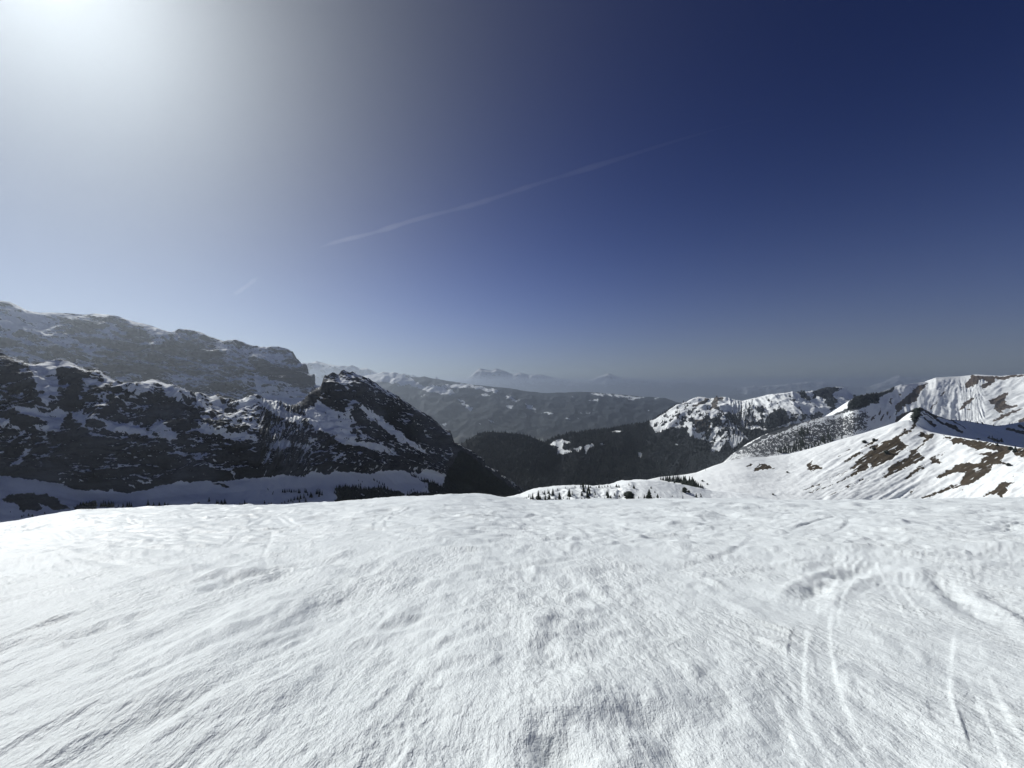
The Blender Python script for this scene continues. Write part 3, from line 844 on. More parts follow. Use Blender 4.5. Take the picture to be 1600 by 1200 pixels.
def build_massif():
    """the big hazy massif behind the rock ridge"""
    px = np.linspace(-560, 520, 720)
    crest = prof([(-260, 440), (-120, 458), (-40, 466), (0, 470), (15, 472), (33, 483), (63, 489), (90, 488), (120, 490.5), (133, 491), (150, 490), (167, 491.5),
                  (187, 496), (213, 503), (233, 508), (253, 515), (268, 519), (285, 518), (298, 516), (310, 518), (323, 524), (347, 532), (362, 538.5),
                  (380, 541), (400, 545), (425, 549), (440, 551), (452, 557), (462, 566), (470, 577), (480, 590), (486, 612), (500, 630), (520, 655)], px)
    Y = sprof([(-260, 2150), (0, 2600), (300, 2950), (470, 3150), (486, 3160), (520, 3160)], px, 40)
    m1y = crest * .62 + 610 * .38
    m2y = np.maximum(crest + 30, 628 + 0 * px)
    c0 = P3(px, crest, Y)
    c1 = P3(px, m1y, Y - 175); c2 = P3(px, m2y, Y - 340)
    c3 = P3(px, np.maximum(m2y + 30, 700), Y - 600); c4 = lift(c3, 0, -200, 0, -1940)
    V = sheet([lift(c0, -200, 1800, 0, -1940), lift(c0, -50, 450, -200), lift(c0, -4, 40, -8), c0, c1, c2, c3, c4], [4, 10, 6, 70, 90, 50, 4])
    r0 = 20
    R = np.arange(V.shape[0])[:, None] * np.ones((1, V.shape[1]))
    x, y, z = V[..., 0], V[..., 1], V[..., 2]
    n = soft_normals(V, 10)
    zs = z + 0.16 * x
    tp = smooth(r0, r0 + 25, R)
    d = 46 * fbm3(x / 460, y / 460, z / 600, 3, .5, True) * tp
    d = d + (0.25 + .75 * tp) * (20 * fbm3(x / 125, y / 125, zs / 75, 3, .5) + 9 * fbm3(x / 40, y / 40, zs / 18, 3, .55))
    q = zs / 80 + 0.9 * noise3(x / 330, y / 330, z / 330)
    saw = q - np.floor(q)
    d = d + 18 * (smooth(0, .7, saw) - smooth(.8, 1, saw)) * tp
    V = V + n * d[..., None]
    n2 = normals(V)
    X, Yp = seen(V)
    wx = X + 4 * noise2(X / 12, Yp / 7); wy = Yp + 3 * noise2(X / 12 + 30, Yp / 7)
    band = fbm3(x / 300, y / 300, zs / 30, 4, .6)
    snow = 0.55 + 1.3 * (n2[..., 2] - .55) + .60 * band + .30 * fbm3(x / 46, y / 46, zs / 11, 4, .7)
    for poly, k in (
            ([(0, 475), (40, 490), (90, 500), (110, 512), (60, 512), (30, 500), (0, 500)], .5),
            (z8(0, 440, 3, [(0, 190), (60, 170), (150, 220), (260, 240), (380, 270), (330, 300), (200, 260), (90, 230), (0, 260)]), .5),
            (z8(0, 440, 3, [(370, 300), (470, 290), (540, 310), (460, 330), (440, 370), (390, 360)]), .5),
            (z8(0, 440, 3, [(460, 260), (530, 190), (640, 200), (600, 220), (530, 210), (490, 260)]), .5),
            (z8(0, 440, 3, [(690, 240), (780, 240), (830, 265), (760, 280), (720, 270)]), .4),
            (z8(0, 440, 3, [(500, 425), (640, 430), (800, 440), (880, 450), (860, 480), (700, 450), (560, 470)]), .5),
            (z8(0, 440, 3, [(820, 370), (900, 370), (1020, 400), (1030, 440), (960, 420), (860, 400)]), .4),
            (z8(400, 540, 4, [(0, 180), (60, 200), (180, 215), (260, 250), (330, 290), (330, 330), (250, 380), (180, 390), (60, 350), (0, 330)]), .75),
            (z8(400, 540, 4, [(0, 25), (60, 50), (150, 60), (230, 110), (260, 140), (150, 120), (40, 80), (0, 70)]), .35),
            (z8(0, 440, 3, [(0, 300), (80, 320), (200, 360), (140, 380), (40, 350), (0, 340)]), .5)):
        snow = snow + k * pos(patch(wx, wy, poly, 4))
    for poly, k in ((z8(400, 540, 4, [(0, 80), (60, 90), (150, 125), (260, 145), (320, 220), (315, 270), (240, 240), (200, 205), (60, 195), (0, 160)]), .7),
                    (z8(0, 440, 3, [(250, 180), (440, 180), (500, 200), (420, 240), (300, 220)]), .4),
                    (z8(0, 440, 3, [(600, 230), (700, 230), (720, 290), (1000, 300), (1050, 330), (980, 370), (740, 330), (560, 300)]), .4),
                    (z8(0, 440, 3, [(430, 370), (700, 360), (800, 390), (800, 430), (560, 420), (430, 410)]), .4)):
        snow = snow - k * pos(patch(wx, wy, poly, 4))
    m = mountain_mat('massif_limestone', 8.5, rock=(0.11, 0.115, 0.126), rock2=(0.035, 0.04, 0.05), rough_edge=.55, stretch=(1, 1, 2.2), bump=.7)
    z0 = np.zeros_like(snow)
    return tag(grid_mesh('massif', V, m, {'snow': snow, 'grass': z0, 'wood': z0}), kind='structure')


massif = build_massif()


def build_snow_hill():
    """the sunlit shoulder with brown grass streaks on the right"""
    px = np.linspace(1010, 1960, 760)
    crest = prof([(1010, 751), (1032, 745), (1050, 743.5), (1070, 742), (1090, 739), (1105, 732.5), (1118, 727), (1132, 722.5), (1150, 718), (1158, 716.5), (1163, 715), (1170, 714), (1185, 714), (1200, 714),
                  (1237, 709), (1275, 699), (1312, 687.5), (1350, 677), (1375, 670), (1400, 660), (1412, 656.5), (1420, 656), (1427, 659), (1435, 665), (1445, 671), (1455, 675), (1475, 679),
                  (1512, 685), (1550, 691.5), (1575, 696), (1600, 700), (1700, 716), (1790, 732)], px)
    Yc = sprof([(1010, 635), (1100, 660), (1250, 690), (1400, 682), (1435, 668), (1512, 590), (1600, 525), (1700, 462), (1790, 420)], px, 60)
    by = 800 + 0 * px
    Yb = sprof([(1010, 500), (1100, 488), (1250, 490), (1430, 500), (1512, 468), (1600, 428), (1700, 395), (1790, 370)], px, 60)
    c0, c2 = P3(px, crest, Yc), P3(px, by, Yb)
    cs = np.convolve(np.pad(crest, 30, 'edge'), np.ones(61) / 61, 'valid')
    c0 = P3(px, cs, Yc)
    c1 = c0 * .5 + c2 * .5 + np.stack([0 * px, 0 * px, sprof([(1010, 0), (1100, 0), (1200, -4), (1430, 3), (1600, 6), (1790, 6)], px, 60)], -1)
    back = lift(c0, 0, 60, -38); back[:, 2] = c0[:, 2] - prof([(1010, 30), (1400, 24), (1440, 60), (1790, 60)], px)
    back2 = lift(back, 20, 240, -160)
    c3 = lift(c2, -60, -60, -26); c4 = lift(c3, -60, -60, 0, -330)
    V = sheet([back2, back, lift(c0, 0, 5, -1.2), c0, c1, c2, c3, c4], [4, 8, 3, 95, 95, 6, 3])
    r0 = 15
    R = np.arange(V.shape[0])[:, None] * np.ones((1, V.shape[1]))
    V[..., 2] += ((cs - crest) / 600.0)[None] * V[..., 1] * np.exp(-np.abs(R - r0) / 9.0)
    x, y, z = V[..., 0], V[..., 1], V[..., 2]
    n = soft_normals(V, 8)
    X, Yp = seen(V)
    # gullies run down to the lower left
    A = (X * 0.5 + Yp * 0.86); B = (X * 0.86 - Yp * 0.5)
    face = smooth(r0, r0 + 14, R)
    g = noise2(A / 13 + 2.0 * noise2(B / 60, A / 40), B / 130)
    d = face * (1.3 * g + 0.8 * noise2(A / 6, B / 60) + 0.45 * noise2(A / 2.6, B / 14)) * smooth(1180, 1330, X) + face * 1.5 * fbm3(x / 45, y / 45, z / 45, 3)
    d = d + (0.25 + .75 * face) * 0.35 * fbm3(x / 6, y / 6, z / 6, 3)
    wx = X + 2.6 * noise2(X / 6, Yp / 4) + 1.4 * noise2(X / 2.4, Yp / 1.8); wy = Yp + 1.7 * noise2(X / 6 + 30, Yp / 4) + 1.0 * noise2(X / 2.4 + 9, Yp / 1.8)
    grass = np.full_like(X, 0.0)
    D = lambda pts: z8(1200, 540, 4, pts)
    for poly, k in (
            (D([(848, 524), (905, 530), (870, 556), (820, 580), (856, 610), (880, 622), (850, 640), (810, 680), (765, 715), (700, 745), (650, 772), (640, 735), (625, 735), (630, 765), (570, 800), (490, 830),
                (530, 790), (520, 755), (575, 700), (650, 640), (600, 630), (690, 610), (760, 585), (830, 556)]), 1),
            (D([(948, 538), (1052, 556), (1000, 596), (950, 636), (930, 660), (965, 680), (985, 695), (955, 715), (900, 745), (850, 770), (790, 800), (700, 832), (760, 785), (745, 760), (800, 730), (880, 690), (900, 660),
                (850, 655), (930, 640), (965, 605), (985, 575), (940, 570)]), 1),
            (D([(1095, 560), (1250, 585), (1380, 605), (1500, 628), (1535, 650), (1475, 690), (1465, 722), (1520, 745), (1530, 760), (1460, 735), (1400, 750), (1395, 775), (1340, 820), (1290, 850), (1245, 875), (1205, 880), (1150, 892), (1060, 925), (1000, 950), (975, 955),
                (950, 945), (1000, 935), (1080, 895), (1190, 855), (1235, 800), (1215, 790), (1150, 800), (1060, 838), (1060, 815), (1110, 780), (1170, 745), (1260, 730), (1310, 740), (1350, 700), (1385, 690), (1300, 680), (1430, 655), (1360, 640), (1290, 655), (1300, 640), (1210, 616), (1160, 620), (1130, 590), (1100, 580)]), 1),
            (D([(1600, 640), (1650, 650), (1650, 720), (1600, 700), (1540, 680), (1520, 640)]), 1),
            (D([(1650, 770), (1600, 795), (1530, 815), (1460, 855), (1560, 850), (1500, 880), (1490, 915), (1460, 955), (1440, 935), (1340, 955), (1350, 940), (1420, 900), (1450, 870), (1470, 850), (1550, 810)]), 1),
            (D([(245, 735), (300, 742), (350, 770), (300, 772), (268, 788), (250, 780)]), 1), (D([(245, 735), (280, 722), (270, 740)]), 1),
            (D([(905, 782), (980, 742), (982, 765), (930, 795), (870, 835), (845, 838)]), 1),
            (D([(1020, 710), (1070, 705), (1085, 735), (1020, 735)]), .9),
            (D([(660, 590), (690, 580), (680, 600), (590, 640), (560, 650), (600, 625)]), .9), (D([(475, 720), (560, 665), (610, 665), (540, 700), (480, 735)]), .9),
            (D([(990, 700), (1075, 680), (1150, 632), (1165, 620), (1100, 680), (1020, 720)]), .8),
            (D([(465, 890), (600, 820), (605, 828), (500, 888)]), .9), (D([(885, 915), (912, 900), (908, 912), (888, 924)]), 1), (D([(1195, 908), (1222, 893), (1218, 904)]), 1),
            (z8(800, 540, 4, [(1510, 775), (1560, 735), (1600, 742), (1640, 770), (1600, 772), (1540, 780), (1510, 800)]), 1), (z8(800, 540, 4, [(1458, 750), (1490, 735), (1515, 745), (1470, 758)]), .9),
            (D([(1415, 600), (1440, 605), (1430, 640), (1410, 625)]), .7)):
        grass = np.maximum(grass, k * pos(patch(wx, wy, poly, 1.6)))
    for ln, w, k in ((D([(205, 912), (330, 860), (460, 800), (560, 745)]), 3.0, .62), (D([(230, 925), (400, 870), (560, 795)]), 3.5, .6), (D([(300, 900), (480, 800), (600, 740)]), 2.4, .6),
                     (D([(360, 945), (520, 890), (700, 810), (820, 745)]), 3.0, .55), (D([(440, 945), (600, 900), (760, 830)]), 2.0, .52), (D([(120, 750), (250, 690)]), 1.0, .65), (D([(150, 775), (200, 750)]), 1.2, .7),
                     (D([(0, 880), (120, 850), (220, 790)]), 1.0, .55), (D([(350, 720), (470, 650), (600, 580)]), 1.2, .7), (D([(600, 850), (740, 770), (900, 700)]), 1.4, .6), (D([(780, 895), (850, 870)]), 1.0, .6),
                     (D([(0, 822), (80, 860)]), 1, .5), (D([(1130, 800), (1260, 720), (1330, 640)]), 1.2, .6), (D([(1000, 700), (1140, 640)]), 1.0, .7), (D([(860, 450), (905, 425)]), 4, .9), (D([(905, 520), (930, 470), (940, 430)]), 5, .95),
                     (z8(800, 540, 4, [(1370, 810), (1450, 760), (1480, 745)]), 1.0, .6), (z8(800, 540, 4, [(1400, 840), (1500, 800), (1600, 750)]), 1.2, .55),
                     (D([(430, 700), (500, 650), (520, 640)]), 1.4, .8)):
        grass = np.maximum(grass, k * pos(streak(wx, wy, ln, w, 1.2)))
    grass = grass - 1.2 * np.maximum(0, noise2(A / 2.0, B / 18) - .16) - .6 * np.maximum(0, noise2(A / 1.6 + 5, B / 5) - .2) - .6 * np.maximum(0, noise2(A / 5 + 9, B / 20) - .22)
    d = d - 0.5 * smooth(.4, .7, grass)
    V = V + n * (d * face)[..., None]
    grass = grass + 0.10 * noise2(A / 3, B / 20) * face
    m = mountain_mat('hill_snow_and_turf', 0.9, grass=(0.052, 0.042, 0.032), rough_edge=.5, stretch=(1, 1, 1), bump=.08)
    snow = 1.25 - 1.5 * grass
    z0 = np.zeros_like(grass)
    return tag(grid_mesh('snow_hill', V, m, {'snow': snow, 'grass': grass + .25, 'wood': z0}), kind='structure'), V


snow_hill, V_HILL = build_snow_hill()


def build_shaded_ridge():
    """the steep face beyond the hill's spur, turned from the sun"""
    px = np.linspace(1422, 2000, 440)
    crest = prof([(1422, 662), (1428, 652), (1432, 641), (1436, 636), (1441, 637), (1450, 642), (1465, 650), (1482, 655.5), (1510, 657.5), (1537, 662), (1555, 665), (1570, 664), (1580, 662),
                  (1600, 659), (1700, 655), (1800, 650)], px)
    Yc = prof([(1422, 668), (1436, 672), (1465, 700), (1510, 763), (1555, 830), (1600, 900), (1800, 1250)], px)
    by = prof([(1422, 676), (1440, 695), (1512, 722), (1600, 736), (1800, 760)], px)
    c0 = P3(px, crest, Yc); c1 = P3(px, by, Yc * prof([(1422, .985), (1440, .965), (1470, .935), (1512, .91), (1600, .895), (1800, .895)], px))
    V = sheet([lift(c0, 60, 160, -90), lift(c0, 8, 26, -13), c0, c1, lift(c1, 0, -20, -30)], [10, 6, 110, 4])
    R = np.arange(V.shape[0])[:, None] * np.ones((1, V.shape[1]))
    x, y, z = V[..., 0], V[..., 1], V[..., 2]
    n = soft_normals(V, 8)
    f = smooth(16, 34, R)
    X, Yp = seen(V)
    A = X * .5 - Yp * .86; B = X * .86 + Yp * .5
    d = f * (3.0 * noise2(A / 9, B / 60) + 1.3 * noise2(A / 3.5, B / 25) + .5 * fbm3(x / 8, y / 8, z / 8, 3)) + (1 - f) * .6 * fbm3(x / 9, y / 9, z / 9, 3)
    V = V + n * d[..., None]
    wx = X + 2 * noise2(X / 5, Yp / 4); wy = Yp + 1.5 * noise2(X / 5 + 20, Yp / 4)
    C = lambda pts: z8(1400, 570, 8, pts)
    grass = np.zeros_like(X)
    for ln, w, k in ((C([(300, 540), (470, 640), (500, 660)]), 4, .9), (C([(320, 600), (480, 680)]), 2.5, .8), (C([(360, 670), (500, 760)]), 5, .9), (C([(480, 640), (660, 680), (820, 690)]), 3, .85),
                     (C([(520, 690), (700, 790), (820, 840)]), 3.5, .9), (C([(640, 740), (760, 800)]), 5, .9), (C([(700, 700), (860, 790)]), 3, .8), (C([(940, 910), (1040, 930)]), 2, .7),
                     (C([(1150, 910), (1300, 960)]), 4, .8), (C([(1380, 800), (1600, 850)]), 5, .85), (C([(1540, 760), (1620, 810)]), 6, .8), (C([(280, 560), (230, 760)]), 5, .9)):
        grass = np.maximum(grass, k * pos(streak(wx, wy, ln, w, 1.5)))
    grass = grass + .12 * noise2(A / 2.5, B / 14)
    m = mountain_mat('ridge_snow_and_turf', 1.0, grass=(0.05, 0.045, 0.04), rough_edge=.2, stretch=(1, 1, 1), bump=.3)
    return tag(grid_mesh('ridge', V, m, {'snow': 1.25 - 1.5 * grass, 'grass': grass + .25, 'wood': 0 * grass}), kind='structure'), V


shaded_ridge, V_SHADE = build_shaded_ridge()


def build_white_ridge():
    """the fluted snow ridge behind on the far right, with an open wood on its foot"""
    px = np.linspace(1120, 2050, 800)
    crest = prof([(1120, 748), (1135, 726), (1150, 708), (1175, 690), (1200, 677), (1225, 669), (1247, 662), (1287, 651), (1305, 648), (1318, 643), (1326, 634), (1333, 625), (1341, 620), (1349, 616.5), (1355, 615), (1365, 615), (1375, 613), (1388, 608), (1400, 604), (1408, 600.5), (1420, 599.5),
                  (1435, 598), (1450, 596), (1462, 590), (1478, 589), (1500, 588), (1517, 586), (1525, 585), (1540, 586), (1565, 587.5), (1580, 586), (1600, 584.5), (1700, 578), (1830, 565)], px)
    Yc = sprof([(1120, 1180), (1200, 1290), (1250, 1350), (1312, 1440), (1340, 1500), (1400, 1650), (1440, 1740), (1500, 1770), (1600, 1690), (1830, 1380)], px, 40)
    by = prof([(1120, 745), (1160, 728), (1200, 726), (1300, 702), (1400, 676), (1440, 662), (1500, 672), (1600, 680), (1830, 690)], px)
    Yb = sprof([(1120, 1040), (1200, 1110), (1300, 1210), (1360, 1290), (1400, 1380), (1440, 1430), (1500, 1430), (1600, 1350), (1830, 1120)], px, 60)
    c0, c1 = P3(px, crest, Yc), P3(px, by, Yb)
    V = sheet([lift(c0, 300, 900, -350), lift(c0, 20, 60, -16), c0, c1, lift(c1, 0, -60, -60)], [8, 6, 190, 5])
    R = np.arange(V.shape[0])[:, None] * np.ones((1, V.shape[1]))
    x, y, z = V[..., 0], V[..., 1], V[..., 2]
    n = soft_normals(V, 8)
    f = smooth(14, 40, R)
    X, Yp = seen(V)
    rgt = smooth(1340, 1400, X)
    flx = X + 8 * noise2(X / 60, Yp / 50)
    lean = smooth(1495, 1540, X)
    A = flx * (1 - .45 * lean) + Yp * (.15 + .85 * lean)
    B = Yp - X * .4 * lean
    flute = 1 - 2 * np.abs(noise2(A / 11, B / 60))
    d = f * rgt * (2.2 * flute * smooth(-.3, .4, noise2(X / 25 + 4, Yp / 25)) + 1.7 * noise2(A / 7 + .8 * noise2(X / 20, Yp / 14), B / 40) + .7 * noise2(A / 3, B / 12)) + f * 6 * fbm3(x / 160, y / 160, z / 160, 3) + (.3 + .7 * f) * 1.2 * fbm3(x / 26, y / 26, z / 26, 3)
    d = d * (.35 + .65 * rgt)
    V = V + n * d[..., None]
    wx = X + 2.4 * noise2(X / 6, Yp / 4) + 1.2 * noise2(X / 2.4, Yp / 2); wy = Yp + 1.8 * noise2(X / 6 + 20, Yp / 4) + 1.0 * noise2(X / 2.4 + 30, Yp / 2)
    C = lambda pts: z8(1400, 570, 8, pts)
    D = lambda pts: z8(1200, 590, 8, pts)
    grass = np.zeros_like(X)
    for poly, k in ((C([(0, 500), (130, 390), (260, 270), (400, 225), (370, 270), (310, 330), (290, 380), (240, 460), (130, 490), (0, 620)]), .95),
                    (C([(930, 130), (1110, 140), (1300, 150), (1500, 130), (1600, 120), (1600, 140), (1420, 170), (1350, 200), (1250, 180), (1200, 240), (1090, 300), (1060, 270), (1130, 220), (1070, 170), (1010, 240), (880, 290), (860, 230), (930, 170)]), .95),
                    (C([(1160, 450), (1300, 380), (1420, 335), (1380, 390), (1360, 440), (1400, 500), (1500, 500), (1530, 520), (1380, 550), (1300, 620), (1220, 560), (1240, 500), (1170, 490)]), .9),
                    (C([(780, 560), (880, 450), (980, 405), (960, 450), (880, 510), (830, 560)]), .85), (C([(860, 550), (930, 540), (940, 560), (870, 565)]), .8),
                    (C([(530, 390), (620, 320), (630, 330), (560, 395)]), .85), (C([(400, 560), (470, 490), (530, 430), (520, 470), (440, 550)]), .8),
                    (C([(1180, 720), (1330, 620), (1600, 520), (1600, 550), (1400, 650), (1240, 730)]), .6), (C([(1530, 700), (1600, 660), (1650, 660), (1650, 730), (1530, 730)]), .95),
                    (C([(0, 640), (100, 600), (200, 570), (230, 620), (120, 660), (0, 720)]), .8),
                    (C([(620, 275), (655, 280), (640, 290)]), .9), (C([(590, 515), (625, 515), (610, 525)]), .9), (C([(530, 545), (570, 548), (560, 556)]), .9), (C([(800, 270), (825, 275), (815, 290)]), .9), (C([(30, 360), (80, 350), (70, 390), (40, 390)]), .8),
                    (D([(1530, 240), (1570, 240), (1560, 330), (1520, 320)]), .7), (D([(1280, 520), (1360, 440), (1350, 480), (1310, 530)]), .8)):
        grass = np.maximum(grass, k * pos(patch(wx, wy, poly, 1.8)))
    grass = grass + .22 * np.maximum(0, noise2(A / 3, B / 14)) * rgt + .10 * noise2(X / 2, Yp / 2)
    wood = np.zeros_like(X)
    # the dark spur of trees on the saddle
    wood = np.maximum(wood, .95 * pos(patch(wx, wy, D([(1000, 300), (1100, 240), (1300, 200), (1420, 190), (1560, 130), (1600, 100), (1560, 180), (1480, 200), (1400, 250), (1390, 320), (1280, 330), (1200, 380), (1000, 430), (850, 470), (820, 440), (990, 400)]), 2.5)))
    for poly, k in ((D([(0, 690), (200, 620), (380, 570), (600, 520), (700, 490), (690, 505), (480, 560), (330, 610), (180, 680), (0, 730)]), .95),
                    (D([(-640, 1000), (-300, 860), (0, 690), (60, 690), (-60, 780), (-300, 900)]), .9),
                    (D([(-640, 960), (0, 880), (120, 880), (140, 960), (0, 1010), (-640, 1100)]), .5)):
        wood = np.maximum(wood, k * pos(patch(wx, wy, poly, 2)))
    # leafless birch scrub over snow: a fine grey-and-white mix
    scrub = pos(patch(X, Yp, D([(-640, 980), (0, 720), (400, 590), (700, 510), (1000, 440), (1230, 390), (1300, 480), (1250, 560), (1300, 640), (1100, 720), (500, 900), (0, 990)]), 10))
    wood = np.maximum(wood, scrub * (.66 + .55 * noise2(X / 1.6, Yp / 1.6) + .35 * noise2(X / 5, Yp / 4)))
    scr2 = pos(patch(X, Yp, D([(1200, 480), (1400, 330), (1600, 330), (1600, 560), (1300, 650)]), 12)) * .5
    grass = np.maximum(grass, scr2 * (.8 + .8 * noise2(A / 3, B / 10)))
    m = mountain_mat('white_ridge_ground', 3.0, grass=(0.085, 0.072, 0.068), wood=(0.085, 0.092, 0.10), rough_edge=.3, stretch=(1, 1, 1), bump=.2)
    snow = 1.2 - 1.4 * np.maximum(grass, wood)
    FIELDS['white_ridge'] = (V, np.where(scrub > .3, 0, wood))
    return tag(grid_mesh('white_ridge', V, m, {'snow': snow, 'grass': grass + .2, 'wood': wood}), kind='structure'), V


white_ridge, V_WHITE = build_white_ridge()


def build_wooded_mountain():
    """the half-wooded mountain in the middle distance, snow on its upper half"""
    px = np.linspace(790, 1420, 640)
    crest = prof([(790, 712), (815, 706), (832, 699), (850, 691.5), (860, 688.5), (870, 687), (878, 684), (885, 680.5), (897, 677), (903, 677.5), (915, 674.5), (940, 672), (975, 665), (1000, 661), (1012, 660), (1022, 655), (1040, 643), (1050, 637), (1060, 632),
                  (1068, 629), (1075, 626), (1083, 622), (1090, 620), (1097, 620), (1107, 622), (1118, 622), (1127, 620), (1133, 620.5), (1143, 624.5), (1150, 625), (1160, 626.5), (1175, 622.5), (1187, 620), (1200, 616.5), (1225, 614), (1234, 613), (1237, 612), (1242, 614),
                  (1255, 613.5), (1275, 610), (1282, 607.5), (1292, 604.5), (1300, 605.5), (1308, 608), (1316, 612.5), (1325, 617), (1340, 620), (1360, 628), (1420, 650)], px)
    Yc = sprof([(790, 2950), (870, 3050), (1000, 3200), (1100, 3300), (1240, 3100), (1300, 3300), (1420, 3500)], px, 50)
    by = prof([(790, 800), (1000, 790), (1150, 745), (1250, 700), (1420, 690)], px)
    Yb = sprof([(790, 2300), (900, 2350), (1000, 2350), (1150, 2450), (1250, 2650), (1420, 2850)], px, 50)
    c0, c2 = P3(px, crest, Yc), P3(px, by, Yb)
    c1 = c0 * .55 + c2 * .45 + np.array([0, 0, 1.0]) * prof([(790, 10), (1000, 20), (1150, 30), (1420, 10)], px)[:, None]
    V = sheet([lift(c0, 200, 1500, 0, -1940), lift(c0, 40, 160, -70), c0, c1, c2, lift(c2, 0, -400, 0, -1940)], [6, 8, 110, 110, 4])
    R = np.arange(V.shape[0])[:, None] * np.ones((1, V.shape[1]))
    x, y, z = V[..., 0], V[..., 1], V[..., 2]
    n = soft_normals(V, 8)
    f = smooth(14, 30, R)
    X, Yp = seen(V)
    A = X * .6 + Yp * .8; B = X * .8 - Yp * .6
    lean = smooth(1135, 1180, X)
    A = A * (1 - lean) + (X * .8 - Yp * .5) * lean; B = B * (1 - lean) + (X * .5 + Yp * .8) * lean
    sn_soft = smooth(1000, 1060, X) * (1 - smooth(0, 40, Yp - (690 + .15 * (X - 1100)))) * .8 + .12
    d = f * (34 * fbm3(x / 420, y / 420, z / 500, 3, .5, True) + (9 * noise2(A / 9 + .6 * noise2(X / 15, Yp / 12), B / 40) + 4 * noise2(A / 3.5, B / 16)) * sn_soft) + (.4 + .6 * f) * 5 * fbm3(x / 45, y / 45, z / 45, 3)
    wx = X + 2.5 * noise2(X / 6, Yp / 4) + 1.4 * noise2(X / 2.2, Yp / 2); wy = Yp + 1.8 * noise2(X / 6 + 20, Yp / 4) + 1.1 * noise2(X / 2.2 + 30, Yp / 2)
    E = lambda pts: z8(1000, 600, 8, pts)
    D = lambda pts: z8(1200, 590, 8, pts)
    F = lambda pts: z8(840, 670, 13.333, pts)
    sn = pos(patch(wx, wy, E([(120, 540), (160, 470), (330, 370), (540, 240), (720, 150), (860, 170), (1050, 150), (1200, 200), (1400, 180), (1600, 130), (1700, 100), (2760, 120), (2760, 400), (1800, 560), (1600, 590), (1330, 580), (1240, 560), (1340, 740),
                                        (1150, 830), (1080, 740), (960, 850), (900, 830), (900, 720), (740, 690), (620, 660), (590, 560), (440, 580), (340, 620), (200, 630)]), 3))
    sp = noise2(A / 2.6, B / 3.6)
    scrub = .30 * noise2(A / 7 + 7, B / 12) + .22 * sp + .12 * noise2(X / 1.5, Yp / 1.5)
    wood = 1.0 - sn * 1.0
    grass = np.zeros_like(X)
    for poly, k in ((E([(890, 250), (960, 180), (1050, 180), (1030, 220), (990, 250), (950, 310), (990, 350), (960, 380), (900, 370), (850, 390), (780, 500), (770, 490), (840, 390), (900, 300)]), .95),
                    (E([(700, 270), (800, 190), (900, 190), (870, 220), (800, 260), (740, 300), (680, 330), (640, 320)]), .8),
                    (E([(470, 270), (600, 260), (650, 230), (660, 240), (600, 280), (520, 300)]), .8),
                    (E([(640, 510), (730, 500), (860, 500), (860, 600), (820, 590), (760, 650), (700, 620), (680, 560)]), .9)):
        grass = np.maximum(grass, k * pos(patch(wx, wy, poly, 2)))
    for poly, k in ((E([(1110, 380), (1180, 430), (1300, 560), (1180, 540), (1040, 460)]), .9), (E([(860, 510), (980, 510), (1020, 540), (960, 590), (900, 620)]), .9),
                    (E([(540, 560), (600, 560), (610, 640), (560, 640)]), .7), (E([(660, 600), (700, 610), (690, 660), (640, 670)]), .5),
                    (E([(1000, 600), (1070, 660), (1090, 740), (1040, 680)]), .6), (E([(1200, 540), (1360, 600), (1330, 740), (1240, 640)]), .75), (E([(1310, 480), (1400, 470), (1480, 520), (1360, 540)]), .7),
                    (D([(60, 450), (160, 440), (220, 480), (200, 560), (340, 540), (300, 600), (100, 650), (0, 680), (-80, 600)]), .75),
                    (D([(540, 200), (640, 160), (720, 130), (800, 180), (800, 280), (830, 330), (800, 390), (830, 430), (760, 440), (720, 400), (640, 280), (540, 280)]), .95),
                    (D([(330, 190), (440, 190), (470, 240), (540, 260), (480, 320), (430, 300), (380, 240)]), .8), (D([(920, 190), (1000, 230), (1010, 330), (1000, 420), (880, 450), (960, 380), (1000, 280)]), .8),
                    (D([(230, 280), (330, 290), (340, 340), (260, 310)]), .7), (D([(370, 520), (480, 440), (480, 540)]), .6), (D([(1000, 230), (1200, 260), (1300, 300), (1200, 400), (980, 440)]), .9)):
        wood = np.maximum(wood, k * pos(patch(wx, wy, poly, 2.5)))
    upper = pos(patch(X, Yp, E([(120, 560), (300, 400), (560, 330), (740, 300), (860, 420), (1000, 330), (1120, 350), (1200, 280), (1500, 300), (1900, 330), (2700, 330), (2700, 560), (1600, 600), (1300, 620), (1330, 760), (900, 860), (700, 690), (440, 600), (200, 640)]), 14))
    wood = np.maximum(wood, sn * upper * (.52 + scrub * 2.0))
    wood = np.maximum(wood, sn * (.26 + 1.2 * scrub))
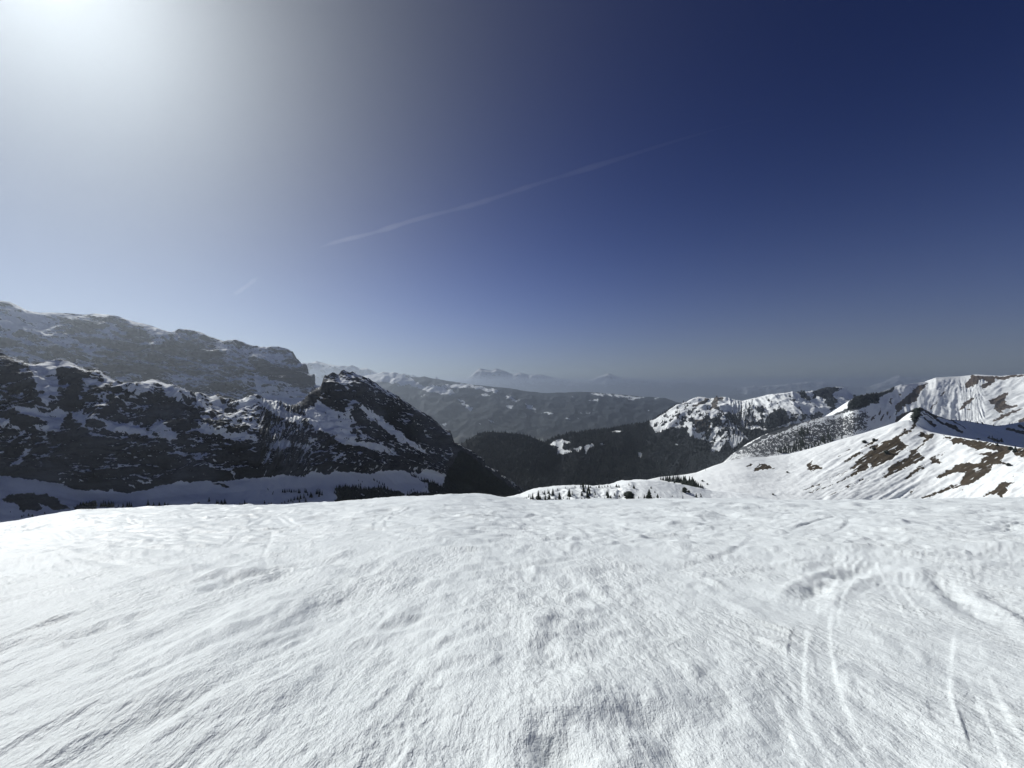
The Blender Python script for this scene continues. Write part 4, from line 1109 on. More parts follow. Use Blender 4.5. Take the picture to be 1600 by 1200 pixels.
    # clearings with snow in the woods
    for poly, k in ((F([(190, 580), (300, 550), (430, 540), (440, 500), (360, 450), (300, 440), (240, 410), (290, 390), (380, 360), (420, 340), (540, 300), (560, 320), (660, 350), (680, 390), (600, 400), (550, 410), (545, 500), (580, 540), (690, 540), (690, 590), (600, 630), (470, 620), (330, 640), (240, 610)]), 1),
                    (F([(30, 350), (70, 345), (120, 380), (90, 395), (40, 375)]), 1), (F([(740, 550), (830, 490), (920, 490), (930, 510), (870, 560), (900, 570), (840, 600)]), .8),
                    (F([(950, 500), (1050, 450), (1060, 470), (1100, 440), (1160, 450), (1160, 500), (1110, 500), (1060, 550), (1060, 570), (1010, 600), (990, 640), (970, 600), (960, 560)]), 1),
                    (F([(440, 240), (500, 245), (490, 260)]), .8), (F([(1310, 430), (1380, 400), (1330, 440)]), .7), (F([(1500, 130), (1620, 90), (1780, 90), (1740, 150), (1600, 150)]), 1),
                    (z8(800, 540, 4, [(785, 672), (805, 670), (812, 705), (795, 705)]), 1), (z8(800, 540, 4, [(1015, 628), (1050, 630), (1030, 645)]), .7), (z8(800, 540, 4, [(545, 648), (575, 640), (560, 652)]), .7),
                    (E([(420, 780), (510, 810), (490, 820)]), .7), (E([(220, 1000), (245, 970), (240, 1005)]), .7), (E([(600, 540), (660, 540), (660, 650), (630, 670), (610, 620)]), .9), (E([(940, 690), (1000, 680), (980, 840), (920, 840)]), .8),
                    (D([(440, 440), (520, 330), (540, 300), (530, 360), (480, 440)]), 1), (D([(160, 340), (220, 360), (350, 530), (280, 490), (200, 420)]), .9), (D([(290, 190), (330, 230), (460, 380), (400, 330), (290, 270)]), .8),
                    (D([(760, 120), (880, 160), (1000, 250), (990, 340), (950, 260), (850, 190)]), .7)):
        p = k * pos(patch(wx, wy, poly, 1.5))
        wood = wood * (1 - p); grass = grass * (1 - p)
    wood = wood - .9 * np.maximum(0, noise2(X / 2.6, Yp / 2.2) - .52) + .06 * noise2(X / 1.3, Yp / 1.3)
    lumps = smooth(.5, .8, wood) * f
    d = d + lumps * (13 * np.maximum(0, noise3(x / 14, y / 14, z / 14)) + 5 * noise3(x / 40, y / 40, z / 40))
    V = V + n * d[..., None]
    V[..., 2] += lumps * 0
    m = mountain_mat('wooded_mountain_ground', 5.0, grass=(0.085, 0.078, 0.075), wood=(0.017, 0.022, 0.028), rough_edge=.3, stretch=(1, 1, 1), bump=.8)
    snow = 1.2 - 1.4 * np.maximum(grass, wood)
    FIELDS['wooded_mountain'] = (V, wood)
    return tag(grid_mesh('wooded_mountain', V, m, {'snow': snow, 'grass': grass + .2, 'wood': wood}), kind='structure'), V


wooded_mountain, V_WOODED = build_wooded_mountain()


def build_wooded_hill():
    px = np.linspace(640, 900, 220)
    crest = prof([(640, 745), (690, 722), (717, 697), (726, 690), (735, 685.5), (743, 680.5), (750, 677.5), (760, 675.5), (770, 675), (785, 676), (800, 677), (815, 679), (832, 684), (850, 692), (870, 702), (900, 722)], px)
    Y = prof([(640, 2850), (770, 2900), (900, 2800)], px)
    c0 = P3(px, crest, Y); c1 = P3(px, 800 + 0 * px, Y - 500)
    V = sheet([lift(c0, 0, 900, 0, -1940), lift(c0, 0, 90, -30), c0, c1, lift(c1, 0, -300, 0, -1940)], [5, 6, 120, 4])
    R = np.arange(V.shape[0])[:, None] * np.ones((1, V.shape[1]))
    x, y, z = V[..., 0], V[..., 1], V[..., 2]
    n = soft_normals(V, 6); f = smooth(9, 25, R)
    d = f * 22 * fbm3(x / 300, y / 300, z / 300, 3) + (.4 + .6 * f) * (12 * np.maximum(0, noise3(x / 14, y / 14, z / 14)) + 5 * noise3(x / 40, y / 40, z / 40))
    V = V + n * d[..., None]
    m = mountain_mat('wooded_hill_ground', 5.0, wood=(0.015, 0.020, 0.024), rough_edge=.1, stretch=(1, 1, 1), bump=.8)
    o = np.ones(V.shape[:2])
    FIELDS['wooded_hill'] = (V, o)
    return tag(grid_mesh('wooded_hill', V, m, {'snow': 0 * o - 1, 'grass': 0 * o - 1, 'wood': o}), kind='structure')


wooded_hill = build_wooded_hill()


def far_range(name, px, crest, Yc, by, Yb, amps, fields, mat, rows=(4, 6, 90, 4), back=2500):
    c0 = P3(px, crest, Yc); c1 = P3(px, by, Yb)
    V = sheet([lift(c0, 0, back, 0, -1941), lift(c0, 0, back * .12, -60), c0, c1, lift(c1, 0, -300, 0, -1942)], rows)
    R = np.arange(V.shape[0])[:, None] * np.ones((1, V.shape[1]))
    x, y, z = V[..., 0], V[..., 1], V[..., 2]
    n = soft_normals(V, 6)
    r0 = rows[0] + rows[1]
    f = smooth(r0, r0 + 12, R)
    s, a, b, c = amps
    d = f * a * fbm3(x / s, y / s, z / s, 4, .55, True) + (.3 + .7 * f) * b * fbm3(x / (s * .2), y / (s * .2), z / (s * .2), 3)
    V = V + n * d[..., None]
    X, Yp = seen(V)
    return tag(grid_mesh(name, V, mat, fields(X, Yp, normals(V), x, y, z)), kind='structure')


# the broad wooded plateau across the valley, with snowy pastures
def plateau_fields(X, Yp, n, x, y, z):
    wx = X + 4 * noise2(X / 9, Yp / 4) + 2 * noise2(X / 3, Yp / 2); wy = Yp + 2.2 * noise2(X / 9 + 20, Yp / 4) + 1.2 * noise2(X / 3 + 5, Yp / 2)
    G = lambda pts: z8(400, 540, 4, pts)
    H = lambda pts: z8(800, 540, 4, pts)
    s = np.zeros_like(X)
    for poly, k in ((G([(640, 190), (760, 170), (860, 165), (940, 190), (1000, 230), (1060, 260), (1100, 250), (1180, 260), (1240, 290), (1220, 310), (1150, 300), (1080, 290), (1030, 320), (1080, 290), (1000, 260), (960, 240), (880, 260), (900, 240), (820, 230), (740, 225), (700, 210)]), .9),
                    (G([(1140, 250), (1300, 240), (1380, 250), (1440, 265), (1500, 280), (1520, 300), (1420, 280), (1340, 260), (1220, 265)]), .85), (G([(1260, 330), (1350, 390), (1350, 410), (1300, 380)]), .9), (G([(1130, 300), (1145, 400), (1135, 400)]), .4),
                    (G([(1410, 300), (1470, 310), (1430, 315)]), .8), (G([(1560, 370), (1600, 370), (1600, 400), (1570, 395)]), .8), (G([(1140, 490), (1190, 485), (1180, 500)]), .9), (G([(1375, 485), (1430, 480), (1400, 495)]), .7), (G([(1440, 460), (1510, 470), (1480, 490)]), .7),
                    (G([(580, 190), (640, 200), (640, 230), (600, 220)]), .6),
                    (H([(-40, 310), (0, 320), (50, 345), (20, 345), (-30, 330)]), .9), (H([(85, 360), (150, 400), (150, 415), (110, 395), (90, 385)]), .9), (H([(200, 410), (290, 430), (220, 430), (190, 425)]), .8), (H([(310, 445), (370, 455), (340, 460)]), .8),
                    (H([(365, 315), (395, 312), (390, 322)]), .8), (H([(480, 300), (600, 300), (690, 315), (760, 318), (830, 322), (760, 340), (720, 335), (740, 325), (660, 320), (560, 310)]), .85), (H([(450, 345), (500, 340), (520, 325), (555, 345), (500, 350)]), .6),
                    (H([(880, 325), (920, 325), (900, 338)]), .8), (H([(410, 420), (490, 420), (480, 428), (430, 425)]), .8), (H([(820, 410), (880, 400), (850, 412)]), .7), (H([(70, 455), (115, 458), (90, 462)]), .6), (H([(340, 275), (430, 275), (460, 288), (380, 288)]), .9),
                    (H([(400, 450), (415, 445), (410, 458)]), .7)):
        s = np.maximum(s, k * pos(patch(wx, wy, poly, 2.5)))
    s = s * 1.15 + .34 * np.maximum(0, noise2(X / 14, Yp / 5)) * (1 - smooth(590, 640, Yp)) + .28 * noise2(X / 4, Yp / 2.2) * smooth(.1, .4, s) + .06 * noise2(X / 20, Yp / 9)
    return {'snow': s, 'grass': 0.15 + .45 * smooth(650, 690, Yp) + .3 * noise2(X / 12, Yp / 5), 'wood': 1 - .6 * smooth(655, 690, Yp)}


px_ = np.linspace(540, 1180, 420)
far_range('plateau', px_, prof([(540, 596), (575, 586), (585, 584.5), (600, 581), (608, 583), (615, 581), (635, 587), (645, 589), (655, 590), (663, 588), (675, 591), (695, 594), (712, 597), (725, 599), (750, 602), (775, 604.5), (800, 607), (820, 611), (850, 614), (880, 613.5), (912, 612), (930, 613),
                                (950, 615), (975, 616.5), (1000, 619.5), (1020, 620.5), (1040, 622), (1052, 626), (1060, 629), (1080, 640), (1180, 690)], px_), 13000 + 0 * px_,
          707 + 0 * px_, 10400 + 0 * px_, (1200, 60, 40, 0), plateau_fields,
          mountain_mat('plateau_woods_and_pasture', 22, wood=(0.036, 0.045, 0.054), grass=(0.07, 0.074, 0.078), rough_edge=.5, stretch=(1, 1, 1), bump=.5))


def alpine_fields(lo, hi):
    def f(X, Yp, n, x, y, z):
        s = .85 - smooth(lo, hi, Yp + 5 * noise2(X / 10, Yp / 6)) * .9 + .55 * noise3(x / 500, y / 500, z / 250) + .5 * (n[..., 2] - .75)
        return {'snow': s, 'grass': 0 * s, 'wood': smooth(lo, hi, Yp) * 1.2}
    return f


alp = mountain_mat('far_alps', 40, snow=(.60, .63, .655), rock=(.13, .125, .12), rock2=(.09, .09, .09), rough_edge=.3, stretch=(1, 1, 1.5), bump=.6)  # snow greyed to cut contrast: the fading of thicker haze put into its colour
# snowy summits between massif and peak
px_ = np.linspace(420, 720, 200)
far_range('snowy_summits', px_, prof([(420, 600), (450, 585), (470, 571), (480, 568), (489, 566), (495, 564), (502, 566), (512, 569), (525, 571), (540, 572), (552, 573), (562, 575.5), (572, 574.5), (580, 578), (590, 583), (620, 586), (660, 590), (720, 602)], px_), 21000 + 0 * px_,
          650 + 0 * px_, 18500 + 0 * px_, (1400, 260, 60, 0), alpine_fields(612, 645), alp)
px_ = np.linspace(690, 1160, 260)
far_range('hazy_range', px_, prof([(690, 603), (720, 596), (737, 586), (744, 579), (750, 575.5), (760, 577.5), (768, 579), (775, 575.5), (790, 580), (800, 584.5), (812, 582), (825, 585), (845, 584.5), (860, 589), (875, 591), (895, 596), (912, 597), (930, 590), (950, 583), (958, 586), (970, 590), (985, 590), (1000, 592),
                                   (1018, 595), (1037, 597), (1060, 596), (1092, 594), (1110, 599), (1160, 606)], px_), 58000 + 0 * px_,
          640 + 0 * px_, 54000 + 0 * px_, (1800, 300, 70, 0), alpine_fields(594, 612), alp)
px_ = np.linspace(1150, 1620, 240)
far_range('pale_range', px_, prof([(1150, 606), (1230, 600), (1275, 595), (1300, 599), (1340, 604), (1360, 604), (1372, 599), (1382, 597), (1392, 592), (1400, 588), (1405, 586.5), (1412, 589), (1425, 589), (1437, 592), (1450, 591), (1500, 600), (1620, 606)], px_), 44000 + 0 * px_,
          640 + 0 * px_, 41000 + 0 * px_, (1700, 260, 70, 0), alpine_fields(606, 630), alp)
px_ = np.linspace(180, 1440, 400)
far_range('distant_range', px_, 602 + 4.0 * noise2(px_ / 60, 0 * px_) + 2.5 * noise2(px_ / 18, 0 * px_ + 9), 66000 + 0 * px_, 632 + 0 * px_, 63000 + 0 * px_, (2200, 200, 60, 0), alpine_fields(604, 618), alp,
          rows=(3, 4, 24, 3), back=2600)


# ------------------------------------------------------------------ the tree-dotted knoll beyond the crest
def build_knoll():
    px = np.linspace(700, 1330, 420)
    crest = prof([(700, 790), (780, 784), (815, 776), (835, 768.5), (844, 766), (860, 764.5), (884, 761.5), (912, 761), (935, 762), (948, 761), (965, 760), (972, 757), (980, 754.5), (986, 752.5), (991, 753.5), (998, 753), (1012, 751.5), (1030, 752), (1045, 753.5), (1060, 756),
                  (1080, 759.5), (1096, 763), (1112, 767), (1135, 770), (1160, 771), (1180, 774), (1200, 779), (1240, 788), (1330, 800)], px)
    Yc = prof([(700, 300), (850, 325), (990, 350), (1112, 365), (1330, 360)], px)
    c0 = P3(px, crest, Yc); c1 = P3(px, 800 + 0 * px, Yc - 62)
    V = sheet([lift(c0, 0, 190, -90), lift(c0, 0, 30, -6), c0, c1, lift(c1, 0, -25, -8)], [5, 6, 110, 4])
    R = np.arange(V.shape[0])[:, None] * np.ones((1, V.shape[1]))
    x, y, z = V[..., 0], V[..., 1], V[..., 2]
    f = smooth(10, 20, R)
    left = 1 - smooth(965, 1010, 800 + 600 * x / y)
    V[..., 2] += f * ((1.6 * left + .35) * fbm3(x / 9, y / 14, 0 * x, 3, .55) + left * .9 * np.maximum(0, noise2(x / 4, y / 7)) + .25 * noise2(x / 2.2, y / 3)) + (1 - f) * .5 * fbm3(x / 6, y / 20, 0 * x, 2)
    return tag(grid_mesh('snow_knoll', V, MAT_SNOWPLAIN), kind='structure'), V


MAT_SNOWPLAIN, _n, _l, _b = new_mat('windblown_snow')
_pos = _n.new('ShaderNodeNewGeometry').outputs['Position']
_l.new(mixc(_n, _l, noise_node(_n, _l, _pos, .15, 4), (0.80, 0.84, 0.85), (0.85, 0.88, 0.885)), _b.inputs['Base Color'])
_b.inputs['Roughness'].default_value = .6; _b.inputs['Specular IOR Level'].default_value = .2
_bp = _n.new('ShaderNodeBump'); _bp.inputs['Strength'].default_value = .6; _bp.inputs['Distance'].default_value = .4
_l.new(noise_node(_n, _l, _pos, .6, 5), _bp.inputs['Height']); _l.new(_bp.outputs[0], _b.inputs['Normal'])
snow_knoll, V_KNOLL = build_knoll()

# ------------------------------------------------------------------ conifers
mt, tn, tl, tb = new_mat('spruce_needles')
tl.new(mixc(tn, tl, noise_node(tn, tl, tn.new('ShaderNodeNewGeometry').outputs['Position'], .9, 3), (0.012, 0.018, 0.014), (0.032, 0.042, 0.032)), tb.inputs['Base Color'])
tb.inputs['Roughness'].default_value = .8; tb.inputs['Specular IOR Level'].default_value = .2
md, dn, dl, db = new_mat('distant_spruce_needles')
dl.new(mixc(dn, dl, noise_node(dn, dl, dn.new('ShaderNodeNewGeometry').outputs['Position'], .05, 4), (0.010, 0.015, 0.018), (0.042, 0.048, 0.048)), db.inputs['Base Color'])
db.inputs['Roughness'].default_value = .9; db.inputs['Specular IOR Level'].default_value = .1
mk, kn, kl, kb = new_mat('spruce_bark')
kl.new(mixc(kn, kl, noise_node(kn, kl, kn.new('ShaderNodeNewGeometry').outputs['Position'], 4, 3), (0.03, 0.024, 0.02), (0.07, 0.055, 0.045)), kb.inputs['Base Color'])
kb.inputs['Roughness'].default_value = .9


def mesh_of(name, v, f, mat):
    me = bpy.data.meshes.new(name)
    me.from_pydata(v, [], f)
    me.materials.append(mat)
    return me


def crown_mesh(seed, width=.2, tiers=10, per=8, low=.08, ragged=.4, round_top=False):
    """whorls of drooping boughs round a dark core; unit height"""
    r = random.Random(seed); v, f = [], []

    def radius(t):
        if round_top: return width * math.sqrt(max(0.02, 1 - (2 * t - .9) ** 2 / 1.25))
        return width * ((1 - t) ** .85) + .012
    nc = 7
    for k, t in enumerate((0, .5, 1)):
        for i in range(nc):
            a = i * 6.2832 / nc
            q = radius(t) * .5
            v.append((q * math.cos(a), q * math.sin(a), low + (1 - low) * t * .97))
    for k in range(2):
        for i in range(nc):
            j = (i + 1) % nc
            f.append((k * nc + i, k * nc + j, (k + 1) * nc + j, (k + 1) * nc + i))
    f.append(tuple(range(2 * nc, 3 * nc)))
    for k in range(tiers):
        t = (k + r.uniform(-.2, .2)) / tiers
        t = min(max(t, 0), .97)
        z = low + (1 - low) * t
        for i in range(per):
            if r.random() < .12: continue
            a = (i + r.uniform(-.35, .35)) * 6.2832 / per + k * 1.3
            q = radius(t) * r.uniform(1 - ragged, 1.12)
            w = q * r.uniform(.32, .5)
            drop = q * r.uniform(.25, .55) * (0.2 if round_top else 1)
            c, s = math.cos(a), math.sin(a)
            b = len(v)
            v += [(0, 0, min(1.0, z + q * .35 + .015)), (c * q * .62 - s * w, s * q * .62 + c * w, z - drop * .4), (c * q, s * q, z - drop), (c * q * .62 + s * w, s * q * .62 - c * w, z - drop * .4),
                  (c * q * .5, s * q * .5, z - drop * .9)]
            f += [(b, b + 1, b + 2), (b, b + 2, b + 3), (b + 1, b + 4, b + 2), (b + 4, b + 3, b + 2)]
    return mesh_of('crown', v, f, mt)


def trunk_mesh(seed):
    r = random.Random(seed); v, f = [], []
    n = 6
    for z, q in ((-.06, .017), (.05, .013), (.5, .008), (.97, .002)):
        for i in range(n):
            a = i * 6.2832 / n
            v.append((q * math.cos(a) + .004 * r.uniform(-1, 1), q * math.sin(a), z))
    for k in range(3):
        for i in range(n):
            j = (i + 1) % n
            f.append((k * n + i, k * n + j, (k + 1) * n + j, (k + 1) * n + i))
    return mesh_of('trunk', v, f, mk)


SLIM = [(trunk_mesh(k), crown_mesh(k, .13 + .02 * k, 11, 8)) for k in range(4)]
WIDE = [(trunk_mesh(20 + k), crown_mesh(20 + k, .23 + .03 * k, 9, 9)) for k in range(3)]
BUSH = [(trunk_mesh(40 + k), crown_mesh(40 + k, .62, 8, 10, .02, .3, True)) for k in range(2)]
rt = random.Random(5)


def seat(V, px, py, lo=0.0):
    """the spot on a slope seen in this direction of the photograph"""
    X, Y = seen(V)
    dy = (Y - py)
    i = np.argmin(((X - px) ** 2 + dy ** 2) + (V[..., 1] < 5) * 1e9 + SKIP.get(id(V), 0))
    return V.reshape(-1, 3)[i]


SKIP = {}
for V_, first in ((V_RIDGE, 21), (V_HILL, 15), (V_SHADE, 16), (V_WHITE, 14), (V_KNOLL, 11)):
    m_ = np.zeros(V_.shape[:2]); m_[:first] = 1e9; m_[-4:] = 1e9
    SKIP[id(V_)] = m_


def conifer(V, px, py, hpx, label, group, kinds=SLIM, wide=1.0):
    p = seat(V, px, py)
    h = hpx / 600.0 * p[1]
    tm, cm = rt.choice(kinds)
    root = bpy.data.objects.new('conifer', None)
    COL.objects.link(root)
    root.location = (float(p[0]), float(p[1]), float(p[2]) - .03 * h)
    root.rotation_euler = (rt.uniform(-.04, .04), rt.uniform(-.04, .04), rt.uniform(0, 6.28))
    w = wide * rt.uniform(.9, 1.15)
    root.scale = (h * w, h * w, h)
    root.empty_display_size = .2
    tag(root, label, 'tree', group)
    for nm, me in (('trunk', tm), ('crown', cm)):
        o = bpy.data.objects.new(nm, me)
        COL.objects.link(o)
        o.parent = root
    return root


def z5(x, y): return (800 + x / 5.0, 720 + y / 5.0)


# --- the knoll just beyond the crest
G1 = 'small conifers dotting the snow knoll'
solo = [
    ((915, 299), 52, BUSH, .9, 'broad round dark bush-like pine, the biggest blot on the snow knoll'),
    ((1075, 290), 62, WIDE, 1.1, 'pointed full spruce right of the round bush on the snow knoll'),
    ((1140, 292), 32, WIDE, 1.3, 'short squat spruce close beside the pointed full spruce on the knoll'),
    ((1350, 246), 34, BUSH, .7, 'lone bushy pine high on the smooth right end of the snow knoll'),
    ((1510, 316), 22, BUSH, .9, 'low rightmost bush at the edge of the foreground crest'),
    ((745, 298), 62, SLIM, 1.0, 'tall slim spruce standing alone left of the round bush on the knoll'),
    ((1440, 283), 28, WIDE, 1.1, 'left tree of the close pair near the right end of the knoll'),
    ((1475, 284), 24, SLIM, 1.3, 'right tree of the close pair near the right end of the knoll'),
    ((205, 300), 62, SLIM, 1.3, 'tallest dark spruce at the far left tip of the snow knoll'),
    ((560, 242), 66, SLIM, 1.2, 'tall spruce breaking the skyline in the middle of the knoll'),
    ((590, 286), 60, SLIM, 1.2, 'tall spruce just below and right of the skyline spruce on the knoll'),
    ((1380, 248), 15, BUSH, 1.0, 'tiny bush just right of the lone bushy pine on the knoll'),
    ((1333, 299), 26, SLIM, 1.3, 'small thin tree under the lone bushy pine near the crest'),
    ((445, 276), 52, SLIM, 1.5, 'dark tree amid rough snow hummocks on the left part of the knoll')]
for (x, y), h, kd, w, lb in solo:
    conifer(V_KNOLL, *z5(x, y), h / 5.0 * 1.25, lb, None, kd, w * 1.2)
shared = [(985, 298, 26), (1030, 296, 32), (650, 266, 34), (375, 300, 36), (320, 266, 44), (280, 262, 40), (290, 258, 34), (262, 304, 44), (165, 299, 40), (135, 298, 34),
          (290, 302, 42), (840, 211, 30), (915, 192, 20), (952, 216, 28), (962, 218, 20), (1085, 215, 18), (800, 270, 25), (840, 282, 25), (710, 214, 16), (535, 204, 26), (490, 208, 16), (420, 214, 18), (605, 300, 26), (640, 302, 24),
          (662, 304, 20), (690, 305, 20), (450, 308, 30), (435, 310, 24), (340, 308, 22), (325, 312, 18), (725, 300, 30), (770, 300, 26), (790, 302, 18), (820, 302, 14), (1120, 248, 20), (1110, 292, 16), (1165, 290, 14), (1250, 280, 10), (1300, 252, 9), (660, 203, 16), (680, 203, 18), (700, 204, 14), (725, 204, 16), (745, 204, 14), (770, 204, 12), (815, 202, 18), (830, 200, 16), (550, 206, 24), (575, 208, 26), (595, 208, 20), (612, 208, 18), (360, 232, 14),
          (250, 260, 26), (235, 250, 16), (470, 262, 26), (440, 250, 22), (545, 268, 34), (605, 262, 44), (600, 232, 38), (645, 250, 26), (740, 270, 34), (755, 286, 30), (190, 298, 30), (220, 300, 26), (150, 300, 26), (118, 299, 18), (95, 298, 12),
          (505, 300, 12), (545, 298, 14), (570, 296, 12), (400, 296, 18), (365, 284, 20), (480, 306, 14), (880, 262, 8), (858, 276, 8), (970, 240, 8), (1190, 248, 8), (1470, 262, 10)]
for x, y, h in shared:
    rgt = x > 850
    if rgt: lb, gr = 'tiny dark sapling scattered on the open right half of the snow knoll', 'saplings on the open right half of the knoll'
    elif y < 222: lb, gr = 'small dark spruce in the row along the top edge of the snow knoll', 'spruces along the top edge of the knoll'
    elif x < 480 and x >= 340: lb, gr = 'small dark spruce on the snow hummocks just right of the crowded left tip', 'spruces right of the crowded left tip'
    elif 480 <= x < 700: lb, gr = 'small dark spruce near the two tall spruces in the middle of the knoll', 'spruces near the two tall ones on the knoll'
    elif x < 340: lb, gr = 'dark spruce crowded at the left tip of the snow knoll', 'spruces crowded at the left tip of the knoll'
    else: lb, gr = 'small dark spruce between the lone slim spruce and the round bush on the knoll', 'spruces between slim spruce and round bush'
    conifer(V_KNOLL, *z5(x, y), h / 5.0 * rt.choice((.85, 1.05, 1.2, 1.3, 1.6)), lb, gr, SLIM + WIDE if rt.random() < .6 else SLIM, rt.uniform(1.2, 1.9))

# --- the dark grove at the foot of the sunlit hill
gp_ = [(1165, 148, 22), (1182, 152, 26), (1200, 156, 40), (1215, 158, 44), (1232, 160, 46), (1250, 158, 34), (1265, 164, 52), (1280, 168, 54), (1295, 168, 58), (1308, 172, 54), (1322, 172, 44), (1336, 178, 56), (1350, 180, 58), (1362, 186, 40),
       (1375, 186, 34), (1390, 192, 64), (1404, 196, 66), (1418, 200, 54), (1432, 202, 48), (1446, 206, 44), (1460, 210, 38), (1474, 214, 36), (1486, 216, 28), (1225, 174, 30), (1272, 184, 28), (1330, 196, 30), (1382, 208, 30), (1436, 214, 26), (1495, 218, 14)]
for x, y, h in gp_:
    conifer(V_HILL, *z5(x, y), h / 5.0 * 1.2, 'dark conifer in the dense grove between the snow knoll and the sunlit hill', 'conifers of the dense grove at the hill foot', WIDE + SLIM, 1.5)
for (px, py, h, lb, kd) in ((1385.5, 708.5, 5.5, 'small dark bush in the middle of the big brown grass patch', BUSH), (1351, 692, 4.5, 'dark bush at the upper end of the upper grass streak', BUSH),
                            (1366, 689, 4.5, 'dark bush on the snow beside the upper grass streak', BUSH), (1366, 703, 4.5, 'dark bush at the top margin of the big brown grass patch', BUSH),
                            (1558, 696.5, 6, 'dark spruce on the brown spur below the shaded face', WIDE), (1586, 706, 11, 'dark conifer at the right edge on the brown turf', WIDE), (1578, 703, 6, 'dark bush left of the right-edge conifer on brown turf', BUSH),
                            (1575, 728, 5, 'small dark bush at the tip of a right-hand grass tongue', BUSH), (1098, 752, 2.5, 'tiny dark speck of a bush above the grove', BUSH), (1105, 757, 2.2, 'tiny bush right of the grove on smooth snow', BUSH),
                            (1103, 735, 3, 'tiny tree on the snow rim at the left end of the sunlit hill', SLIM), (1230, 738.5, 2.5, 'tiny bush by the track under the lower left grass patch', BUSH), (1208, 773, 2.5, 'small bush on the snow between knoll and hill', BUSH)):
    conifer(V_HILL, px, py, h, lb, None, kd, 1.2)
# --- crag trees and the trees on the shaded ridge
conifer(V_SHADE, 1433, 651, 15, 'largest dark tree clinging to the crag at the hilltop', None, BUSH, 1.0)
conifer(V_SHADE, 1429, 657, 11, 'lower dark tree on the left flank of the hilltop crag', None, BUSH, 1.0)
for k, (px, py, h) in enumerate(((1509, 658, 3.6), (1517, 659.5, 3.6), (1524, 661, 3.2), (1528, 662, 3.6), (1535, 663, 4.2), (1553, 666, 3.6), (1563, 666, 2.5), (1578, 663, 3.4), (1582, 663, 3.8), (1551, 685, 5.5), (1564, 690, 6.5), (1545, 684, 4), (1558, 688, 5), (1486, 656.5, 2.4), (1494, 657, 2.2), (1500, 657.5, 2.4))):
    lb = 'little dark tree on the skyline of the shaded ridge' if py < 670 else 'dark tree on the shaded face just behind the brown spur'
    conifer(V_SHADE, px, py, h, lb, 'trees on the skyline of the shaded ridge' if py < 670 else 'trees on the shaded face behind the spur', SLIM + WIDE, 1.5)

# --- the open wood on the slope behind
q12 = lambda x, y: (1200 + x / 13.333, 660 + y / 13.333)
wl_ = [(630, 170, 110), (700, 220, 190), (690, 300, 160), (720, 260, 210), (750, 240, 190), (820, 230, 170), (650, 260, 130), (710, 420, 200), (680, 480, 200), (740, 500, 200), (690, 600, 180), (1060, 120, 80), (1125, 400, 190), (1150, 420, 200), (1170, 380, 160), (1260, 330, 190), (1285, 380, 170),
       (1240, 300, 140), (1300, 400, 140), (1410, 345, 80), (1545, 335, 110), (1240, 420, 140), (1000, 460, 100), (1040, 480, 110), (1065, 500, 120), (960, 490, 100), (900, 540, 160), (850, 550, 140), (800, 570, 130), (770, 560, 120), (600, 590, 160), (560, 600, 180), (540, 560, 160), (590, 440, 150),
       (370, 640, 180), (350, 560, 130), (330, 640, 150), (420, 640, 170), (470, 630, 150), (510, 620, 150), (290, 640, 130), (260, 640, 140), (240, 620, 120), (230, 330, 100), (340, 230, 70), (560, 280, 90), (440, 560, 110), (390, 470, 100), (1100, 450, 130), (1180, 440, 120), (980, 520, 80), (1020, 530, 70), (880, 460, 80),
       (1330, 390, 80), (1350, 380, 60), (640, 560, 140), (660, 420, 140), (770, 300, 120), (200, 600, 90)]
for x, y, h in wl_:
    px, py = q12(x, y)
    if (x, y) == (1545, 335): lb, gr = 'lone spruce farthest right above the snow rim of the sunlit hill', None
    elif (x, y) == (1410, 345): lb, gr = 'small lone spruce next to last on the right above the snow rim', None
    elif (x, y) == (1060, 120): lb, gr = 'lone spruce standing high in the pale scrub of the far slope', None
    elif x < 600: lb, gr = 'dark spruce low in the left of the scrub on the far slope', 'spruces low in the left of the scrub'
    elif x < 860: lb, gr = 'tall dark spruce in the dense clump in the middle of the scrub slope', 'spruces of the dense clump in the scrub'
    else: lb, gr = 'dark spruce in the looser clump on the right of the scrub slope', 'spruces of the looser clump in the scrub'
    conifer(V_WHITE, px, py, h / 13.333, lb, gr, SLIM, 1.0)

# --- the shaded apron under the rock ridge
z4a = lambda x, y: (x / 4.0, 740 + y / 4.0)
for (x, y, h, lb) in ((925, 204, 42, 'taller lone spruce on the shaded apron just above the snow crest'), (1305, 176, 28, 'lone spruce set higher than its row on the shaded apron'), (997, 202, 26, 'second lone spruce right of the taller one above the crest'),
                      (210, 128, 14, 'small tree on top of the rock outcrop at the left edge')):
    conifer(V_RIDGE, *z4a(x, y), h / 4.0 * 1.15, lb, None, SLIM, 1.5)
ap = [(480, 206, 16), (500, 200, 20), (520, 198, 22), (540, 200, 24), (560, 198, 26), (580, 200, 26), (595, 202, 30), (630, 206, 30), (645, 206, 36), (660, 206, 30), (680, 208, 34), (695, 208, 32), (708, 206, 30), (740, 206, 14), (770, 208, 26), (795, 206, 28), (808, 208, 30), (820, 208, 24),
      (958, 202, 22), (1030, 200, 24), (1048, 202, 16), (1216, 188, 10), (1236, 186, 12), (1245, 184, 10), (1352, 196, 30), (1362, 192, 26), (1385, 190, 22), (1404, 188, 28), (1392, 194, 18), (1500, 194, 14), (1512, 194, 10), (1532, 192, 26), (1545, 194, 14), (1465, 196, 8),
      (65, 245, 8), (280, 252, 12), (135, 272, 12), (150, 268, 12), (178, 266, 14), (205, 268, 14), (195, 266, 10), (60, 138, 12), (290, 132, 10), (320, 150, 10), (340, 152, 10)]
